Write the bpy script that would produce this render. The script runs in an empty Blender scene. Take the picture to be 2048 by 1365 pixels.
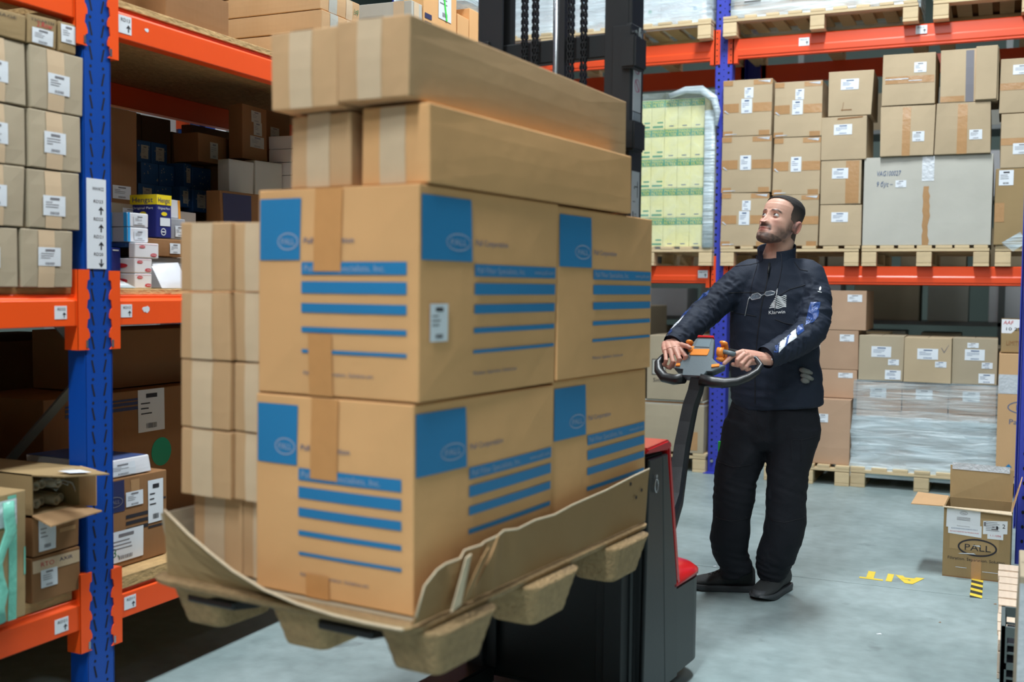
import bpy, bmesh, math, random
from mathutils import Vector, Matrix, noise, Quaternion
random.seed(7)
SC = bpy.context.scene
COL = SC.collection
PI = math.pi

# ------------------------------------------------------------------ camera
cam = bpy.data.cameras.new('camera')
camo = bpy.data.objects.new('camera', cam)
COL.objects.link(camo)
_p, _r, _y = 0.049, 0.011, 0.418
fw = Vector((-math.sin(_y)*math.cos(_p), math.cos(_y)*math.cos(_p), -math.sin(_p)))
rt = Vector((math.cos(_y), math.sin(_y), 0))
up = rt.cross(fw)
r2 = rt*math.cos(_r) + up*math.sin(_r)
u2 = up*math.cos(_r) - rt*math.sin(_r)
camo.matrix_world = Matrix(((r2.x, u2.x, -fw.x, 0), (r2.y, u2.y, -fw.y, 0), (r2.z, u2.z, -fw.z, 1.39), (0, 0, 0, 1)))
cam.sensor_width = 36
cam.lens = 2200/2048*36
cam.clip_start = 0.05
cam.clip_end = 100
cam.dof.use_dof = True
cam.dof.focus_distance = 4.95
cam.dof.aperture_fstop = 2.3
SC.camera = camo

# ------------------------------------------------------------------ world, exposure
wd = bpy.data.worlds.new('world')
SC.world = wd
wd.use_nodes = True
wd.node_tree.nodes['Background'].inputs[0].default_value = (0.75, 0.85, 1, 1)
wd.node_tree.nodes['Background'].inputs[1].default_value = 0.15
SC.view_settings.view_transform = 'Standard'
SC.view_settings.look = 'None'
SC.view_settings.exposure = -0.18
SC.view_settings.gamma = 1.0
SC.view_settings.use_curve_mapping = False
SC.cycles.use_denoising = True
SC.cycles.max_bounces = 7
SC.cycles.transparent_max_bounces = 16
SC.cycles.caustics_reflective = False
SC.cycles.caustics_refractive = False
SC.cycles.sample_clamp_indirect = 6

LAMP_COLOR = (0.91, 0.97, 1.0)
LAMPS = [(-0.9, -4.3, 6.3, 270), (-0.9, -1.4, 6.3, 240), (-0.9, 1.8, 6.3, 155), (-0.9, 5.5, 6.3, 385), (2.8, -2.5, 6.3, 40), (2.8, 3.2, 6.3, 25), (-6.2, 0.5, 6.3, 50), (-6.2, 5.0, 6.3, 60), (-0.75, 12.6, 6.3, 80), (-4.5, 12.6, 6.3, 80)]
for lx, ly, lz, pw in LAMPS:
    ld = bpy.data.lights.new('lamp_light', 'AREA')
    ld.shape = 'RECTANGLE'; ld.size = 0.45; ld.size_y = 1.9
    ld.energy = pw; ld.color = LAMP_COLOR
    lo = bpy.data.objects.new('lamp_light', ld)
    COL.objects.link(lo); lo.location = (lx, ly, lz-0.04)

# ------------------------------------------------------------------ materials
MATS = {}
ORD = ('first', 'second', 'third', 'fourth', 'fifth', 'sixth', 'seventh', 'eighth', 'ninth', 'tenth', 'eleventh', 'twelfth', 'thirteenth', 'fourteenth', 'fifteenth', 'sixteenth')
def srgb(r, g, b):
    f = lambda c: (c/255/12.92 if c/255 <= 0.04045 else ((c/255+0.055)/1.055)**2.4)
    return (f(r), f(g), f(b), 1)

def mat(name, color, rough=0.6, metal=0.0, spec=0.5, var=0.0, vscale=8.0, bump=0.0, bscale=60.0, stretch=(1, 1, 1), coat=0.0, emit=0.0, alpha=1.0):
    """plain procedural material: base colour with noise variation and a noise bump"""
    if name in MATS: return MATS[name]
    m = bpy.data.materials.new(name); m.use_nodes = True
    nt = m.node_tree; N = nt.nodes; L = nt.links
    b = N['Principled BSDF']
    b.inputs['Base Color'].default_value = color
    b.inputs['Roughness'].default_value = rough
    b.inputs['Metallic'].default_value = metal
    b.inputs['Specular IOR Level'].default_value = spec
    b.inputs['Coat Weight'].default_value = coat
    if alpha < 1: b.inputs['Alpha'].default_value = alpha
    if emit:
        b.inputs['Emission Color'].default_value = color
        b.inputs['Emission Strength'].default_value = emit
    if var or bump:
        tc = N.new('ShaderNodeTexCoord'); mp = N.new('ShaderNodeMapping')
        mp.inputs['Scale'].default_value = stretch
        L.new(tc.outputs['Object'], mp.inputs[0])
    if var:
        nz = N.new('ShaderNodeTexNoise'); nz.inputs['Scale'].default_value = vscale; nz.inputs['Detail'].default_value = 5
        L.new(mp.outputs[0], nz.inputs['Vector'])
        oi = N.new('ShaderNodeObjectInfo')
        ad = N.new('ShaderNodeMath'); ad.operation = 'MULTIPLY_ADD'; ad.inputs[1].default_value = 0.45; 
        L.new(oi.outputs['Random'], ad.inputs[0]); L.new(nz.outputs[0], ad.inputs[2])
        mr = N.new('ShaderNodeMapRange'); mr.inputs['From Min'].default_value = 0.35; mr.inputs['From Max'].default_value = 1.1
        mr.inputs['To Min'].default_value = 1-var; mr.inputs['To Max'].default_value = 1+var
        L.new(ad.outputs[0], mr.inputs['Value'])
        mx = N.new('ShaderNodeVectorMath'); mx.operation = 'SCALE'; mx.inputs[0].default_value = color[:3]
        L.new(mr.outputs[0], mx.inputs['Scale']); L.new(mx.outputs[0], b.inputs['Base Color'])
    if bump:
        n2 = N.new('ShaderNodeTexNoise'); n2.inputs['Scale'].default_value = bscale; n2.inputs['Detail'].default_value = 3
        L.new(mp.outputs[0], n2.inputs['Vector'])
        bp = N.new('ShaderNodeBump'); bp.inputs['Strength'].default_value = bump; bp.inputs['Distance'].default_value = 0.01
        L.new(n2.outputs[0], bp.inputs['Height']); L.new(bp.outputs[0], b.inputs['Normal'])
    MATS[name] = m
    return m

def card(name, r, g, b_, var=0.10):
    """corrugated board: fine vertical flute relief, faint blotches"""
    m = mat(name, srgb(r, g, b_), rough=0.8, spec=0.25, var=var, vscale=3.5)
    nt = m.node_tree; N = nt.nodes; L = nt.links
    tc = [n for n in N if n.type == 'TEX_COORD'][0]
    sp = N.new('ShaderNodeSeparateXYZ'); L.new(tc.outputs['Object'], sp.inputs[0])
    a = N.new('ShaderNodeMath'); a.operation = 'ADD'; L.new(sp.outputs[0], a.inputs[0]); L.new(sp.outputs[1], a.inputs[1])
    s = N.new('ShaderNodeMath'); s.operation = 'MULTIPLY'; s.inputs[1].default_value = 900; L.new(a.outputs[0], s.inputs[0])
    si = N.new('ShaderNodeMath'); si.operation = 'SINE'; L.new(s.outputs[0], si.inputs[0])
    nz = N.new('ShaderNodeTexNoise'); nz.inputs['Scale'].default_value = 6; nz.inputs['Detail'].default_value = 4; L.new(tc.outputs['Object'], nz.inputs['Vector'])
    ml = N.new('ShaderNodeMath'); ml.operation = 'MULTIPLY_ADD'; ml.inputs[1].default_value = 0.02
    L.new(si.outputs[0], ml.inputs[0]); L.new(nz.outputs[0], ml.inputs[2])
    bp = N.new('ShaderNodeBump'); bp.inputs['Strength'].default_value = 0.35; bp.inputs['Distance'].default_value = 0.01
    L.new(ml.outputs[0], bp.inputs['Height']); L.new(bp.outputs[0], N['Principled BSDF'].inputs['Normal'])
    return m

CARD = card('cardboard_tan', 188, 168, 138)
CARDO = card('cardboard_orange', 222, 170, 116)
CARDG = card('cardboard_grey', 176, 162, 138)
CARDL = card('cardboard_light', 202, 163, 121)
CARDP = card('cardboard_pinkish', 184, 152, 126)
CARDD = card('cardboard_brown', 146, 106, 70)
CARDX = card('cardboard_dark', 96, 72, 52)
CARDB = card('cardboard_olive', 158, 134, 96)
CARDE = card('cardboard_pale_grey', 188, 186, 176)
CARDT = card('cardboard_tray', 164, 130, 90)
EDGE = mat('cardboard_edge', srgb(215, 195, 165), rough=0.9, var=0.15, vscale=60)
TAPE = mat('tape_clear', srgb(214, 188, 155), rough=0.35, spec=0.5, var=0.05, vscale=20)
TAPEB = mat('tape_brown', srgb(184, 142, 98), rough=0.25, spec=0.5, var=0.08, vscale=20, bump=0.15, bscale=40)
TAPEO = mat('tape_orange_brown', srgb(208, 150, 94), rough=0.3, spec=0.5, var=0.05, vscale=20, bump=0.1, bscale=40)
TAPEW = mat('tape_film', srgb(205, 210, 215), rough=0.18, spec=0.8, var=0.12, vscale=25, bump=0.5, bscale=50)
PAPER = mat('paper_white', srgb(226, 232, 238), rough=0.55, var=0.04, vscale=12)
INK = mat('ink_black', srgb(38, 36, 44), rough=0.6)
INKG = mat('ink_grey', srgb(120, 118, 124), rough=0.6)
INKR = mat('ink_red', srgb(200, 45, 60), rough=0.6)
INKW = mat('ink_white', srgb(235, 238, 240), rough=0.6)
PBLUE = mat('print_blue', srgb(36, 126, 178), rough=0.5, var=0.03)
PTEXT = mat('print_blue_text', srgb(82, 104, 140), rough=0.6)
PLOGO = mat('print_logo_outline', srgb(160, 170, 192), rough=0.6)
PNAVY = mat('print_navy', srgb(42, 48, 90), rough=0.5)
ORANGE = mat('orange_enamel', srgb(252, 88, 26), rough=0.35, spec=0.5, var=0.05, vscale=4, bump=0.03, bscale=25)
REDOR = mat('red_orange_enamel', srgb(232, 78, 34), rough=0.35, spec=0.5, var=0.05, vscale=4)
BLUE = mat('blue_enamel', srgb(2, 70, 164), rough=0.4, spec=0.5, var=0.06, vscale=5, bump=0.03, bscale=30)
VIOLET = mat('violet_blue_enamel', srgb(58, 68, 178), rough=0.4, spec=0.5, var=0.05, vscale=5)
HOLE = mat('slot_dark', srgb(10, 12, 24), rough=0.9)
STEEL = mat('bright_steel', srgb(190, 192, 196), rough=0.25, metal=0.9)
GALV = mat('galvanised_steel', srgb(120, 124, 124), rough=0.45, metal=0.6, var=0.1)
BLACKM = mat('black_metal', srgb(34, 36, 38), rough=0.45, spec=0.5, var=0.12, vscale=6, bump=0.05, bscale=20)
BLACKP = mat('black_plastic', srgb(30, 33, 35), rough=0.4, var=0.08, bump=0.06, bscale=150)
GREYP = mat('grey_plastic', srgb(98, 112, 118), rough=0.5, spec=0.5, bump=0.1, bscale=300)
DGREYP = mat('dark_grey_plastic', srgb(58, 62, 62), rough=0.45, var=0.1, vscale=10)
REDP = mat('red_plastic', srgb(206, 30, 34), rough=0.3, spec=0.5, coat=0.2, var=0.04)
ORP = mat('orange_plastic', srgb(246, 150, 60), rough=0.35, spec=0.5)
WOOD = mat('pallet_wood', srgb(214, 190, 150), rough=0.75, var=0.16, vscale=5, bump=0.2, bscale=40, stretch=(1, 6, 6))
WOODP = mat('pale_pine', srgb(222, 200, 178), rough=0.7, var=0.12, vscale=6, bump=0.15, bscale=40, stretch=(1, 8, 8))
OSB = mat('osb_board', srgb(196, 160, 108), rough=0.8, var=0.3, vscale=45, bump=0.5, bscale=70, stretch=(1, 0.45, 1))
PRESS = mat('pressed_wood', srgb(168, 138, 98), rough=0.85, var=0.28, vscale=55, bump=0.7, bscale=90)
YELBOX = mat('yellow_card', srgb(236, 232, 168), rough=0.6, var=0.04)
YELTX = mat('print_yellow', srgb(232, 222, 96), rough=0.6)
GREEN = mat('print_green', srgb(62, 150, 108), rough=0.6)
BRGREEN = mat('marker_green', srgb(60, 235, 70), rough=0.5)
TEAL = mat('teal_sticker', srgb(0, 150, 110), rough=0.5)
MINT = mat('mint_tape', srgb(120, 200, 178), rough=0.35, var=0.1, bump=0.3, bscale=40)
NAVYC = mat('navy_card', srgb(24, 34, 112), rough=0.5, var=0.05)
BLUEC = mat('blue_card', srgb(36, 84, 140), rough=0.5, var=0.08)
CYANC = mat('cyan_card', srgb(40, 160, 225), rough=0.5)
WHITEC = mat('white_card', srgb(232, 232, 236), rough=0.55, var=0.04)
GREYC = mat('grey_card', srgb(150, 152, 158), rough=0.7, var=0.06)
CARDYEL = mat('bright_yellow_card', srgb(240, 214, 30), rough=0.5)
ORC = mat('orange_print', srgb(240, 160, 50), rough=0.5)
YMARK = mat('floor_yellow', srgb(232, 204, 70), rough=0.5, var=0.12, vscale=40)
KMARK = mat('floor_black_tape', srgb(48, 52, 52), rough=0.5)
WALLM = mat('wall_panel', srgb(118, 134, 128), rough=0.7, var=0.05, vscale=2)
CEILM = mat('ceiling_panel', srgb(120, 124, 124), rough=0.8)

def floor_mat():
    m = mat('floor_concrete', srgb(140, 152, 152), rough=0.42, spec=0.4)
    nt = m.node_tree; N = nt.nodes; L = nt.links; b = N['Principled BSDF']
    tc = N.new('ShaderNodeTexCoord')
    n1 = N.new('ShaderNodeTexNoise'); n1.inputs['Scale'].default_value = 1.3; n1.inputs['Detail'].default_value = 7; n1.inputs['Roughness'].default_value = 0.6
    n2 = N.new('ShaderNodeTexNoise'); n2.inputs['Scale'].default_value = 14; n2.inputs['Detail'].default_value = 6
    n3 = N.new('ShaderNodeTexNoise'); n3.inputs['Scale'].default_value = 5.5; n3.inputs['Detail'].default_value = 3
    for n in (n1, n2, n3): L.new(tc.outputs['Object'], n.inputs['Vector'])
    r1 = N.new('ShaderNodeValToRGB')
    r1.color_ramp.elements[0].position = 0.3; r1.color_ramp.elements[0].color = srgb(122, 140, 141)
    r1.color_ramp.elements[1].position = 0.7; r1.color_ramp.elements[1].color = srgb(160, 176, 177)
    L.new(n1.outputs[0], r1.inputs[0])
    mr = N.new('ShaderNodeMapRange'); mr.inputs['From Min'].default_value = 0.3; mr.inputs['From Max'].default_value = 0.7; mr.inputs['To Min'].default_value = 0.88; mr.inputs['To Max'].default_value = 1.1
    L.new(n2.outputs[0], mr.inputs['Value'])
    # scattered dark scuffs
    cr = N.new('ShaderNodeMapRange'); cr.inputs['From Min'].default_value = 0.66; cr.inputs['From Max'].default_value = 0.74; cr.inputs['To Min'].default_value = 1.0; cr.inputs['To Max'].default_value = 0.72
    L.new(n3.outputs[0], cr.inputs['Value'])
    m1 = N.new('ShaderNodeVectorMath'); m1.operation = 'SCALE'; L.new(r1.outputs[0], m1.inputs[0]); L.new(mr.outputs[0], m1.inputs['Scale'])
    m2 = N.new('ShaderNodeVectorMath'); m2.operation = 'SCALE'; L.new(m1.outputs[0], m2.inputs[0]); L.new(cr.outputs[0], m2.inputs['Scale'])
    L.new(m2.outputs[0], b.inputs['Base Color'])
    mr2 = N.new('ShaderNodeMapRange'); mr2.inputs['To Min'].default_value = 0.3; mr2.inputs['To Max'].default_value = 0.6
    L.new(n1.outputs[0], mr2.inputs['Value']); L.new(mr2.outputs[0], b.inputs['Roughness'])
    return m
FLOORM = floor_mat()

def film_mat(name, dens, sc=(1.2, 1.2, 16)):
    """stretch film: clear plastic with streaky haze and strong gloss"""
    m = bpy.data.materials.new(name); m.use_nodes = True
    nt = m.node_tree; N = nt.nodes; L = nt.links; N.clear()
    out = N.new('ShaderNodeOutputMaterial'); mx = N.new('ShaderNodeMixShader'); tr = N.new('ShaderNodeBsdfTransparent')
    pb = N.new('ShaderNodeBsdfPrincipled'); pb.inputs['Base Color'].default_value = srgb(222, 238, 244); pb.inputs['Roughness'].default_value = 0.22; pb.inputs['Specular IOR Level'].default_value = 0.9
    tc = N.new('ShaderNodeTexCoord'); mp = N.new('ShaderNodeMapping'); mp.inputs['Scale'].default_value = sc; mp.inputs['Rotation'].default_value = (0.05, 0.06, 0)
    L.new(tc.outputs['Object'], mp.inputs[0])
    nz = N.new('ShaderNodeTexNoise'); nz.inputs['Scale'].default_value = 2.2; nz.inputs['Detail'].default_value = 5; nz.inputs['Distortion'].default_value = 0.6
    L.new(mp.outputs[0], nz.inputs['Vector'])
    mr = N.new('ShaderNodeMapRange'); mr.inputs['From Min'].default_value = 0.3; mr.inputs['From Max'].default_value = 0.72
    mr.inputs['To Min'].default_value = dens*0.35; mr.inputs['To Max'].default_value = min(1, dens*1.5)
    L.new(nz.outputs[0], mr.inputs['Value'])
    bp = N.new('ShaderNodeBump'); bp.inputs['Strength'].default_value = 0.8; bp.inputs['Distance'].default_value = 0.02
    L.new(nz.outputs[0], bp.inputs['Height']); L.new(bp.outputs[0], pb.inputs['Normal'])
    L.new(mr.outputs[0], mx.inputs[0]); L.new(tr.outputs[0], mx.inputs[1]); L.new(pb.outputs[0], mx.inputs[2])
    L.new(mx.outputs[0], out.inputs[0])
    return m
FILM = film_mat('stretch_film', 0.42)
FILMD = film_mat('stretch_film_dense', 0.72)
FILML = film_mat('stretch_film_light', 0.16, (5, 5, 5))

# ------------------------------------------------------------------ mesh helpers
class MB:
    def __init__(s): s.v = []; s.f = []
    def add(s, vs, fs):
        o = len(s.v); s.v += [tuple(p) for p in vs]; s.f += [tuple(i+o for i in f) for f in fs]; return s
    def box(s, x0, y0, z0, x1, y1, z1):
        return s.add([(x0,y0,z0),(x1,y0,z0),(x1,y1,z0),(x0,y1,z0),(x0,y0,z1),(x1,y0,z1),(x1,y1,z1),(x0,y1,z1)],
                     [(0,3,2,1),(4,5,6,7),(0,1,5,4),(1,2,6,5),(2,3,7,6),(3,0,4,7)])
    def obox(s, c, ax, ay, az):
        """box from centre and three half-axis vectors"""
        c = Vector(c); ax = Vector(ax); ay = Vector(ay); az = Vector(az)
        P = [c+ax*i+ay*j+az*k for k in (-1, 1) for i, j in ((-1,-1),(1,-1),(1,1),(-1,1))]
        return s.add(P, [(0,3,2,1),(4,5,6,7),(0,1,5,4),(1,2,6,5),(2,3,7,6),(3,0,4,7)])
    def tube(s, pts, rad, n=10, caps=True, flat=1.0):
        pts = [Vector(p) for p in pts]
        if not isinstance(rad, (list, tuple)): rad = [rad]*len(pts)
        rings = []; prev = None
        for i, p in enumerate(pts):
            t = (pts[min(i+1, len(pts)-1)]-pts[max(i-1, 0)]).normalized()
            if prev is None:
                a = Vector((0, 0, 1)) if abs(t.z) < 0.9 else Vector((1, 0, 0))
                u = t.cross(a).normalized()
            else:
                u = (prev - t*prev.dot(t)).normalized()
            prev = u; w = t.cross(u)
            rr = rad[i]; ra, rb = rr if isinstance(rr, (tuple, list)) else (rr, rr*flat)
            rings.append([p+u*math.cos(2*PI*k/n)*ra+w*math.sin(2*PI*k/n)*rb for k in range(n)])
        vs = [q for r in rings for q in r]; fs = []
        for i in range(len(rings)-1):
            for k in range(n):
                a = i*n+k; b = i*n+(k+1) % n
                fs.append((a, b, b+n, a+n))
        if caps: fs += [tuple(range(n-1, -1, -1)), tuple((len(rings)-1)*n+k for k in range(n))]
        return s.add(vs, fs)
    def loft(s, rings, caps=True):
        n = len(rings[0]); vs = [q for r in rings for q in r]; fs = []
        for i in range(len(rings)-1):
            for k in range(n):
                a = i*n+k; b = i*n+(k+1) % n
                fs.append((a, b, b+n, a+n))
        if caps: fs += [tuple(range(n-1, -1, -1)), tuple((len(rings)-1)*n+k for k in range(n))]
        return s.add(vs, fs)
    def prism(s, poly, axis, a0, a1):
        """extrude a 2D polygon along axis x / y / z"""
        f = {'x': lambda p, a: (a, p[0], p[1]), 'y': lambda p, a: (p[0], a, p[1]), 'z': lambda p, a: (p[0], p[1], a)}[axis]
        n = len(poly); vs = [f(p, a0) for p in poly]+[f(p, a1) for p in poly]
        fs = [tuple(range(n-1, -1, -1)), tuple(range(n, 2*n))]+[(i, (i+1) % n, n+(i+1) % n, n+i) for i in range(n)]
        return s.add(vs, fs)
    def build(s, name, m, parent=None, smooth=False, bevel=0.0, loc=None, rz=0.0, fix=False, seg=1):
        me = bpy.data.meshes.new(name); me.from_pydata(s.v, [], s.f)
        if fix or bevel:
            bm = bmesh.new(); bm.from_mesh(me)
            bmesh.ops.recalc_face_normals(bm, faces=bm.faces)
            if bevel:
                ed = [e for e in bm.edges if len(e.link_faces) == 2 and e.calc_face_angle(0) > 0.5]
                bmesh.ops.bevel(bm, geom=ed, offset=bevel, segments=seg, affect='EDGES', clamp_overlap=True)
            bm.to_mesh(me); bm.free()
        me.materials.append(m)
        if smooth: me.polygons.foreach_set('use_smooth', [True]*len(me.polygons))
        o = bpy.data.objects.new(name, me); COL.objects.link(o)
        if parent: o.parent = parent
        if loc: o.location = loc
        o.rotation_euler.z = rz
        return o

def tag(o, label, cat, group=None, kind=None):
    o['label'] = label; o['category'] = cat
    if group: o['group'] = group
    if kind: o['kind'] = kind
    return o
def empty(name, loc=(0, 0, 0), rz=0.0, label=None, cat=None, group=None):
    o = bpy.data.objects.new(name, None); COL.objects.link(o); o.location = loc; o.rotation_euler.z = rz
    o.empty_display_size = 0.1
    if label: tag(o, label, cat, group)
    return o
def struct(o): o['kind'] = 'structure'; return o

# flat lettering as meshes
_TC = {}
def text_geo(s):
    if s in _TC: return _TC[s]
    cu = bpy.data.curves.new('t', 'FONT'); cu.body = s; cu.size = 1.0; cu.resolution_u = 2
    ob = bpy.data.objects.new('t', cu); COL.objects.link(ob)
    dg = bpy.context.evaluated_depsgraph_get(); dg.update()
    me = bpy.data.meshes.new_from_object(ob.evaluated_get(dg))
    vs = [(v.co.x, v.co.y) for v in me.vertices]; fs = [tuple(p.vertices) for p in me.polygons]
    bpy.data.objects.remove(ob); bpy.data.curves.remove(cu); bpy.data.meshes.remove(me)
    w = max(v[0] for v in vs) if vs else 1
    _TC[s] = (vs, fs, w)
    return _TC[s]
def g_text(s, x, y, h, width=None, shear=0.0, bold=0):
    """lettering in 2D: cap height h, lower-left at x,y"""
    vs, fs, w = text_geo(s); k = h/0.7; kx = k if width is None else width/w
    return [(x+(a+shear*b)*kx, y+b*k) for a, b in vs], fs
def g_rect(x0, y0, x1, y1): return [(x0, y0), (x1, y0), (x1, y1), (x0, y1)], [(0, 1, 2, 3)]
def g_grid(x0, y0, x1, y1, n=4, m=4):
    vs = [(x0+(x1-x0)*i/n, y0+(y1-y0)*j/m) for j in range(m+1) for i in range(n+1)]
    fs = [(j*(n+1)+i, j*(n+1)+i+1, (j+1)*(n+1)+i+1, (j+1)*(n+1)+i) for j in range(m) for i in range(n)]
    return vs, fs
def g_ring(cx, cy, rx, ry, t, n=28):
    vs = [(cx+rx*k*math.cos(2*PI*i/n), cy+ry*kk*math.sin(2*PI*i/n)) for k, kk in ((1, 1), (1-t/rx, 1-t/ry)) for i in range(n)]
    return vs, [(i, (i+1) % n, n+(i+1) % n, n+i) for i in range(n)]
def g_disc(cx, cy, rx, ry=None, n=24):
    ry = ry or rx
    return [(cx+rx*math.cos(2*PI*i/n), cy+ry*math.sin(2*PI*i/n)) for i in range(n)], [tuple(range(n))]
def g_poly(pts): return list(pts), [tuple(range(len(pts)))]
def g_join(*gs):
    V = []; F = []
    for v, f in gs:
        o = len(V); V += v; F += [tuple(i+o for i in q) for q in f]
    return V, F
def g_arrow(x, y, s, d=1):
    p = [(0, .5), (.42, .05), (.30, -.02), (.1, .12), (.1, -.5), (-.1, -.5), (-.1, .12), (-.30, -.02), (-.42, .05)]
    return g_poly([(x+a*s, y+b*s*d) for a, b in (p if d > 0 else p[::-1])])
def g_bars(x0, y0, x1, y1, seed=0, rows=None):
    """printed address-label content: heading, lines and a barcode"""
    R = random.Random(seed); w = x1-x0; h = y1-y0; out = []
    out.append(g_rect(x0+w*.3, y1-h*.2, x0+w*.72, y1-h*.1))
    for i in range(3):
        y = y1-h*(.34+.12*i); out.append(g_rect(x0+w*.1, y, x0+w*(.35+.4*R.random()), y+h*.03))
    x = x0+w*.3
    while x < x0+w*.7:
        b = w*(.012+.02*R.random()); out.append(g_rect(x, y0+h*.08, x+b, y0+h*.2)); x += b+w*.02
    return g_join(*out)

# ------------------------------------------------------------------ cartons
class Face:
    """maps face coordinates (u to the right, v up as seen from outside) to a carton's local space"""
    pass
def carton_warp(w, d, h, j, bulge, seed):
    R = random.Random(seed)
    cs = {(a, b, c): Vector((R.uniform(-j, j), R.uniform(-j, j), R.uniform(-j, j*0.4) if c else 0)) for a in (0, 1) for b in (0, 1) for c in (0, 1)}
    def f(p):
        x, y, z = p[0]/w, p[1]/d, p[2]/h
        xx, yy, zz = (min(1, max(0, t)) for t in (x, y, z))
        q = Vector(p)
        for (a, b, c), o in cs.items():
            q += o*((xx if a else 1-xx)*(yy if b else 1-yy)*(zz if c else 1-zz))
        if bulge:
            X, Y, Z = 1-(2*xx-1)**2, 1-(2*yy-1)**2, 1-(2*zz-1)**2
            q += Vector(((2*xx-1)*Y*Z, (2*yy-1)*X*Z, 0))*bulge
        return q
    return f
def face_map(w, d, h, face, off):
    return {'f': lambda u, v: (u, -off, v), 'r': lambda u, v: (w+off, u, v), 'l': lambda u, v: (-off, d-u, v),
            'b': lambda u, v: (w-u, d+off, v), 't': lambda u, v: (u, v, h+off)}[face]
def carton(name, label, cat, x, y, z, w, d, h, m=None, rz=0.0, group=None, seed=None, j=0.003, bulge=0.002, r=0.003, origin='corner', frame=None, slot='t'):
    """closed corrugated carton; x,y,z is its lower front-left corner"""
    m = m or CARD
    seed = seed if seed is not None else random.randrange(10**6)
    if frame: x, y = frame[0]+frame[2][0]*x-frame[2][1]*y, frame[1]+frame[2][1]*x+frame[2][0]*y; rz += frame[3]
    wf = carton_warp(w, d, h, j, bulge, seed)
    def lines(L):
        n = 4; return [0, r]+[r+(L-2*r)*i/n for i in range(1, n)]+[L-r, L]
    lx, ly, lz = lines(w), lines(d), lines(h)
    def P(a, b, c):
        q = Vector((a, b, c)); k = Vector((min(max(a, r), w-r), min(max(b, r), d-r), min(max(c, r), h-r))); e = q-k
        if e.length > 1e-9: q = k+e.normalized()*r
        return wf(q)
    M = MB(); idx = {}
    def vid(a, b, c):
        k = (round(a, 5), round(b, 5), round(c, 5))
        if k not in idx: idx[k] = len(M.v); M.v.append(tuple(P(a, b, c)))
        return idx[k]
    for A, B, fn, flip in ((lx, ly, lambda a, b: (a, b, 0), True), (lx, ly, lambda a, b: (a, b, h), False), (lx, lz, lambda a, b: (a, 0, b), False),
                     (lx, lz, lambda a, b: (a, d, b), True), (ly, lz, lambda a, b: (0, a, b), True), (ly, lz, lambda a, b: (w, a, b), False)):
        for i in range(len(A)-1):
            for k in range(len(B)-1):
                q = [vid(*fn(A[i], B[k])), vid(*fn(A[i+1], B[k])), vid(*fn(A[i+1], B[k+1])), vid(*fn(A[i], B[k+1]))]
                M.f.append(tuple(q[::-1] if flip else q))
    o = M.build(name, m, loc=(x, y, z), rz=rz)
    if label: tag(o, label, cat, group)
    o['_w'] = w
    CT[o.name] = (w, d, h, wf)
    if slot == 't':   # seam where the two top flaps meet
        decal(o, 't', g_rect(0.004, d/2-0.0015, w-0.004, d/2+0.0015) if d <= w else g_rect(w/2-0.0015, 0.004, w/2+0.0015, d-0.004), HOLE, 'flap_seam', off=0.0008)
    return o
CT = {}
def decal(root, face, geo, m, name, parent=None, off=0.0015, label=None):
    w, d, h, wf = CT[root.name]
    fm = face_map(w, d, h, face, off)
    vs, fs = geo
    M = MB(); M.add([wf(fm(a, b)) for a, b in vs], fs)
    o = M.build(name, m, parent=parent or root)
    if label: o['label'] = label
    return o
def paper(root, face, u0, v0, u1, v1, seed=0, m=None, ink=None, pm=None, off=0.0018):
    """a stuck-on address label with its print"""
    a = decal(root, face, g_grid(u0, v0, u1, v1, 2, 2), pm or PAPER, 'paper_label', off=off)
    decal(root, face, g_bars(u0, v0, u1, v1, seed), ink or INKG, 'label_print', parent=a, off=off+0.0007)
    return a
def tape(root, face, u0, v0, u1, v1, m=None, off=0.0012):
    return decal(root, face, g_grid(u0, v0, u1, v1, 4, 4), m or TAPE, 'tape', off=off)

# ================================================================== THE SETTING
def build_setting():
    fl = MB().box(-9, -6, -0.12, 5, 17, -0.03).build('floor', KMARK); struct(fl)
    xs = [-9, -4.4, 0.9, 5]; ys = [-6, -0.61, 5.39, 11.4, 17]
    for i in range(3):
        for k in range(4):
            g = 0.002
            MB().box(xs[i]+g, ys[k]+g, -0.03, xs[i+1]-g, ys[k+1]-g, 0).build('floor_slab', FLOORM, fl)
    struct(MB().box(-9, 17, -0.1, 5, 17.2, 7.6).build('wall_back', WALLM))
    struct(MB().box(-9, -6.2, -0.1, 5, -6, 7.6).build('wall_front', WALLM))
    struct(MB().box(-9.2, -6, -0.1, -9, 17, 7.6).build('wall_left', WALLM))
    struct(MB().box(5, -6, -0.1, 5.2, 17, 7.6).build('wall_right', WALLM))
    struct(MB().box(-9.2, -6.2, 7.6, 5.2, 17.2, 7.8).build('ceiling', CEILM))
build_setting()
lum = mat('lamp_diffuser', (0.93, 0.975, 1.0, 1), emit=5.0)
for i, (lx, ly, lz, pw) in enumerate(LAMPS):
    t = empty('ceiling_lamp', (lx, ly, lz), 0, 'long white ceiling lamp, %s of the lamps hung above the hall' % ORD[i], 'lamp', 'ceiling lamps')
    MB().box(-0.25, -1.0, 0.0, 0.25, 1.0, 0.09).build('housing', CEILM, t, bevel=0.01)
    MB().box(-0.23, -0.97, -0.012, 0.23, 0.97, -0.001).build('diffuser', lum, t)
    for s in (-1, 1): MB().tube([(0, s*0.8, 0.09), (0, s*0.8, 1.3)], 0.006, 6).build('hanger', GALV, t)

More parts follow.
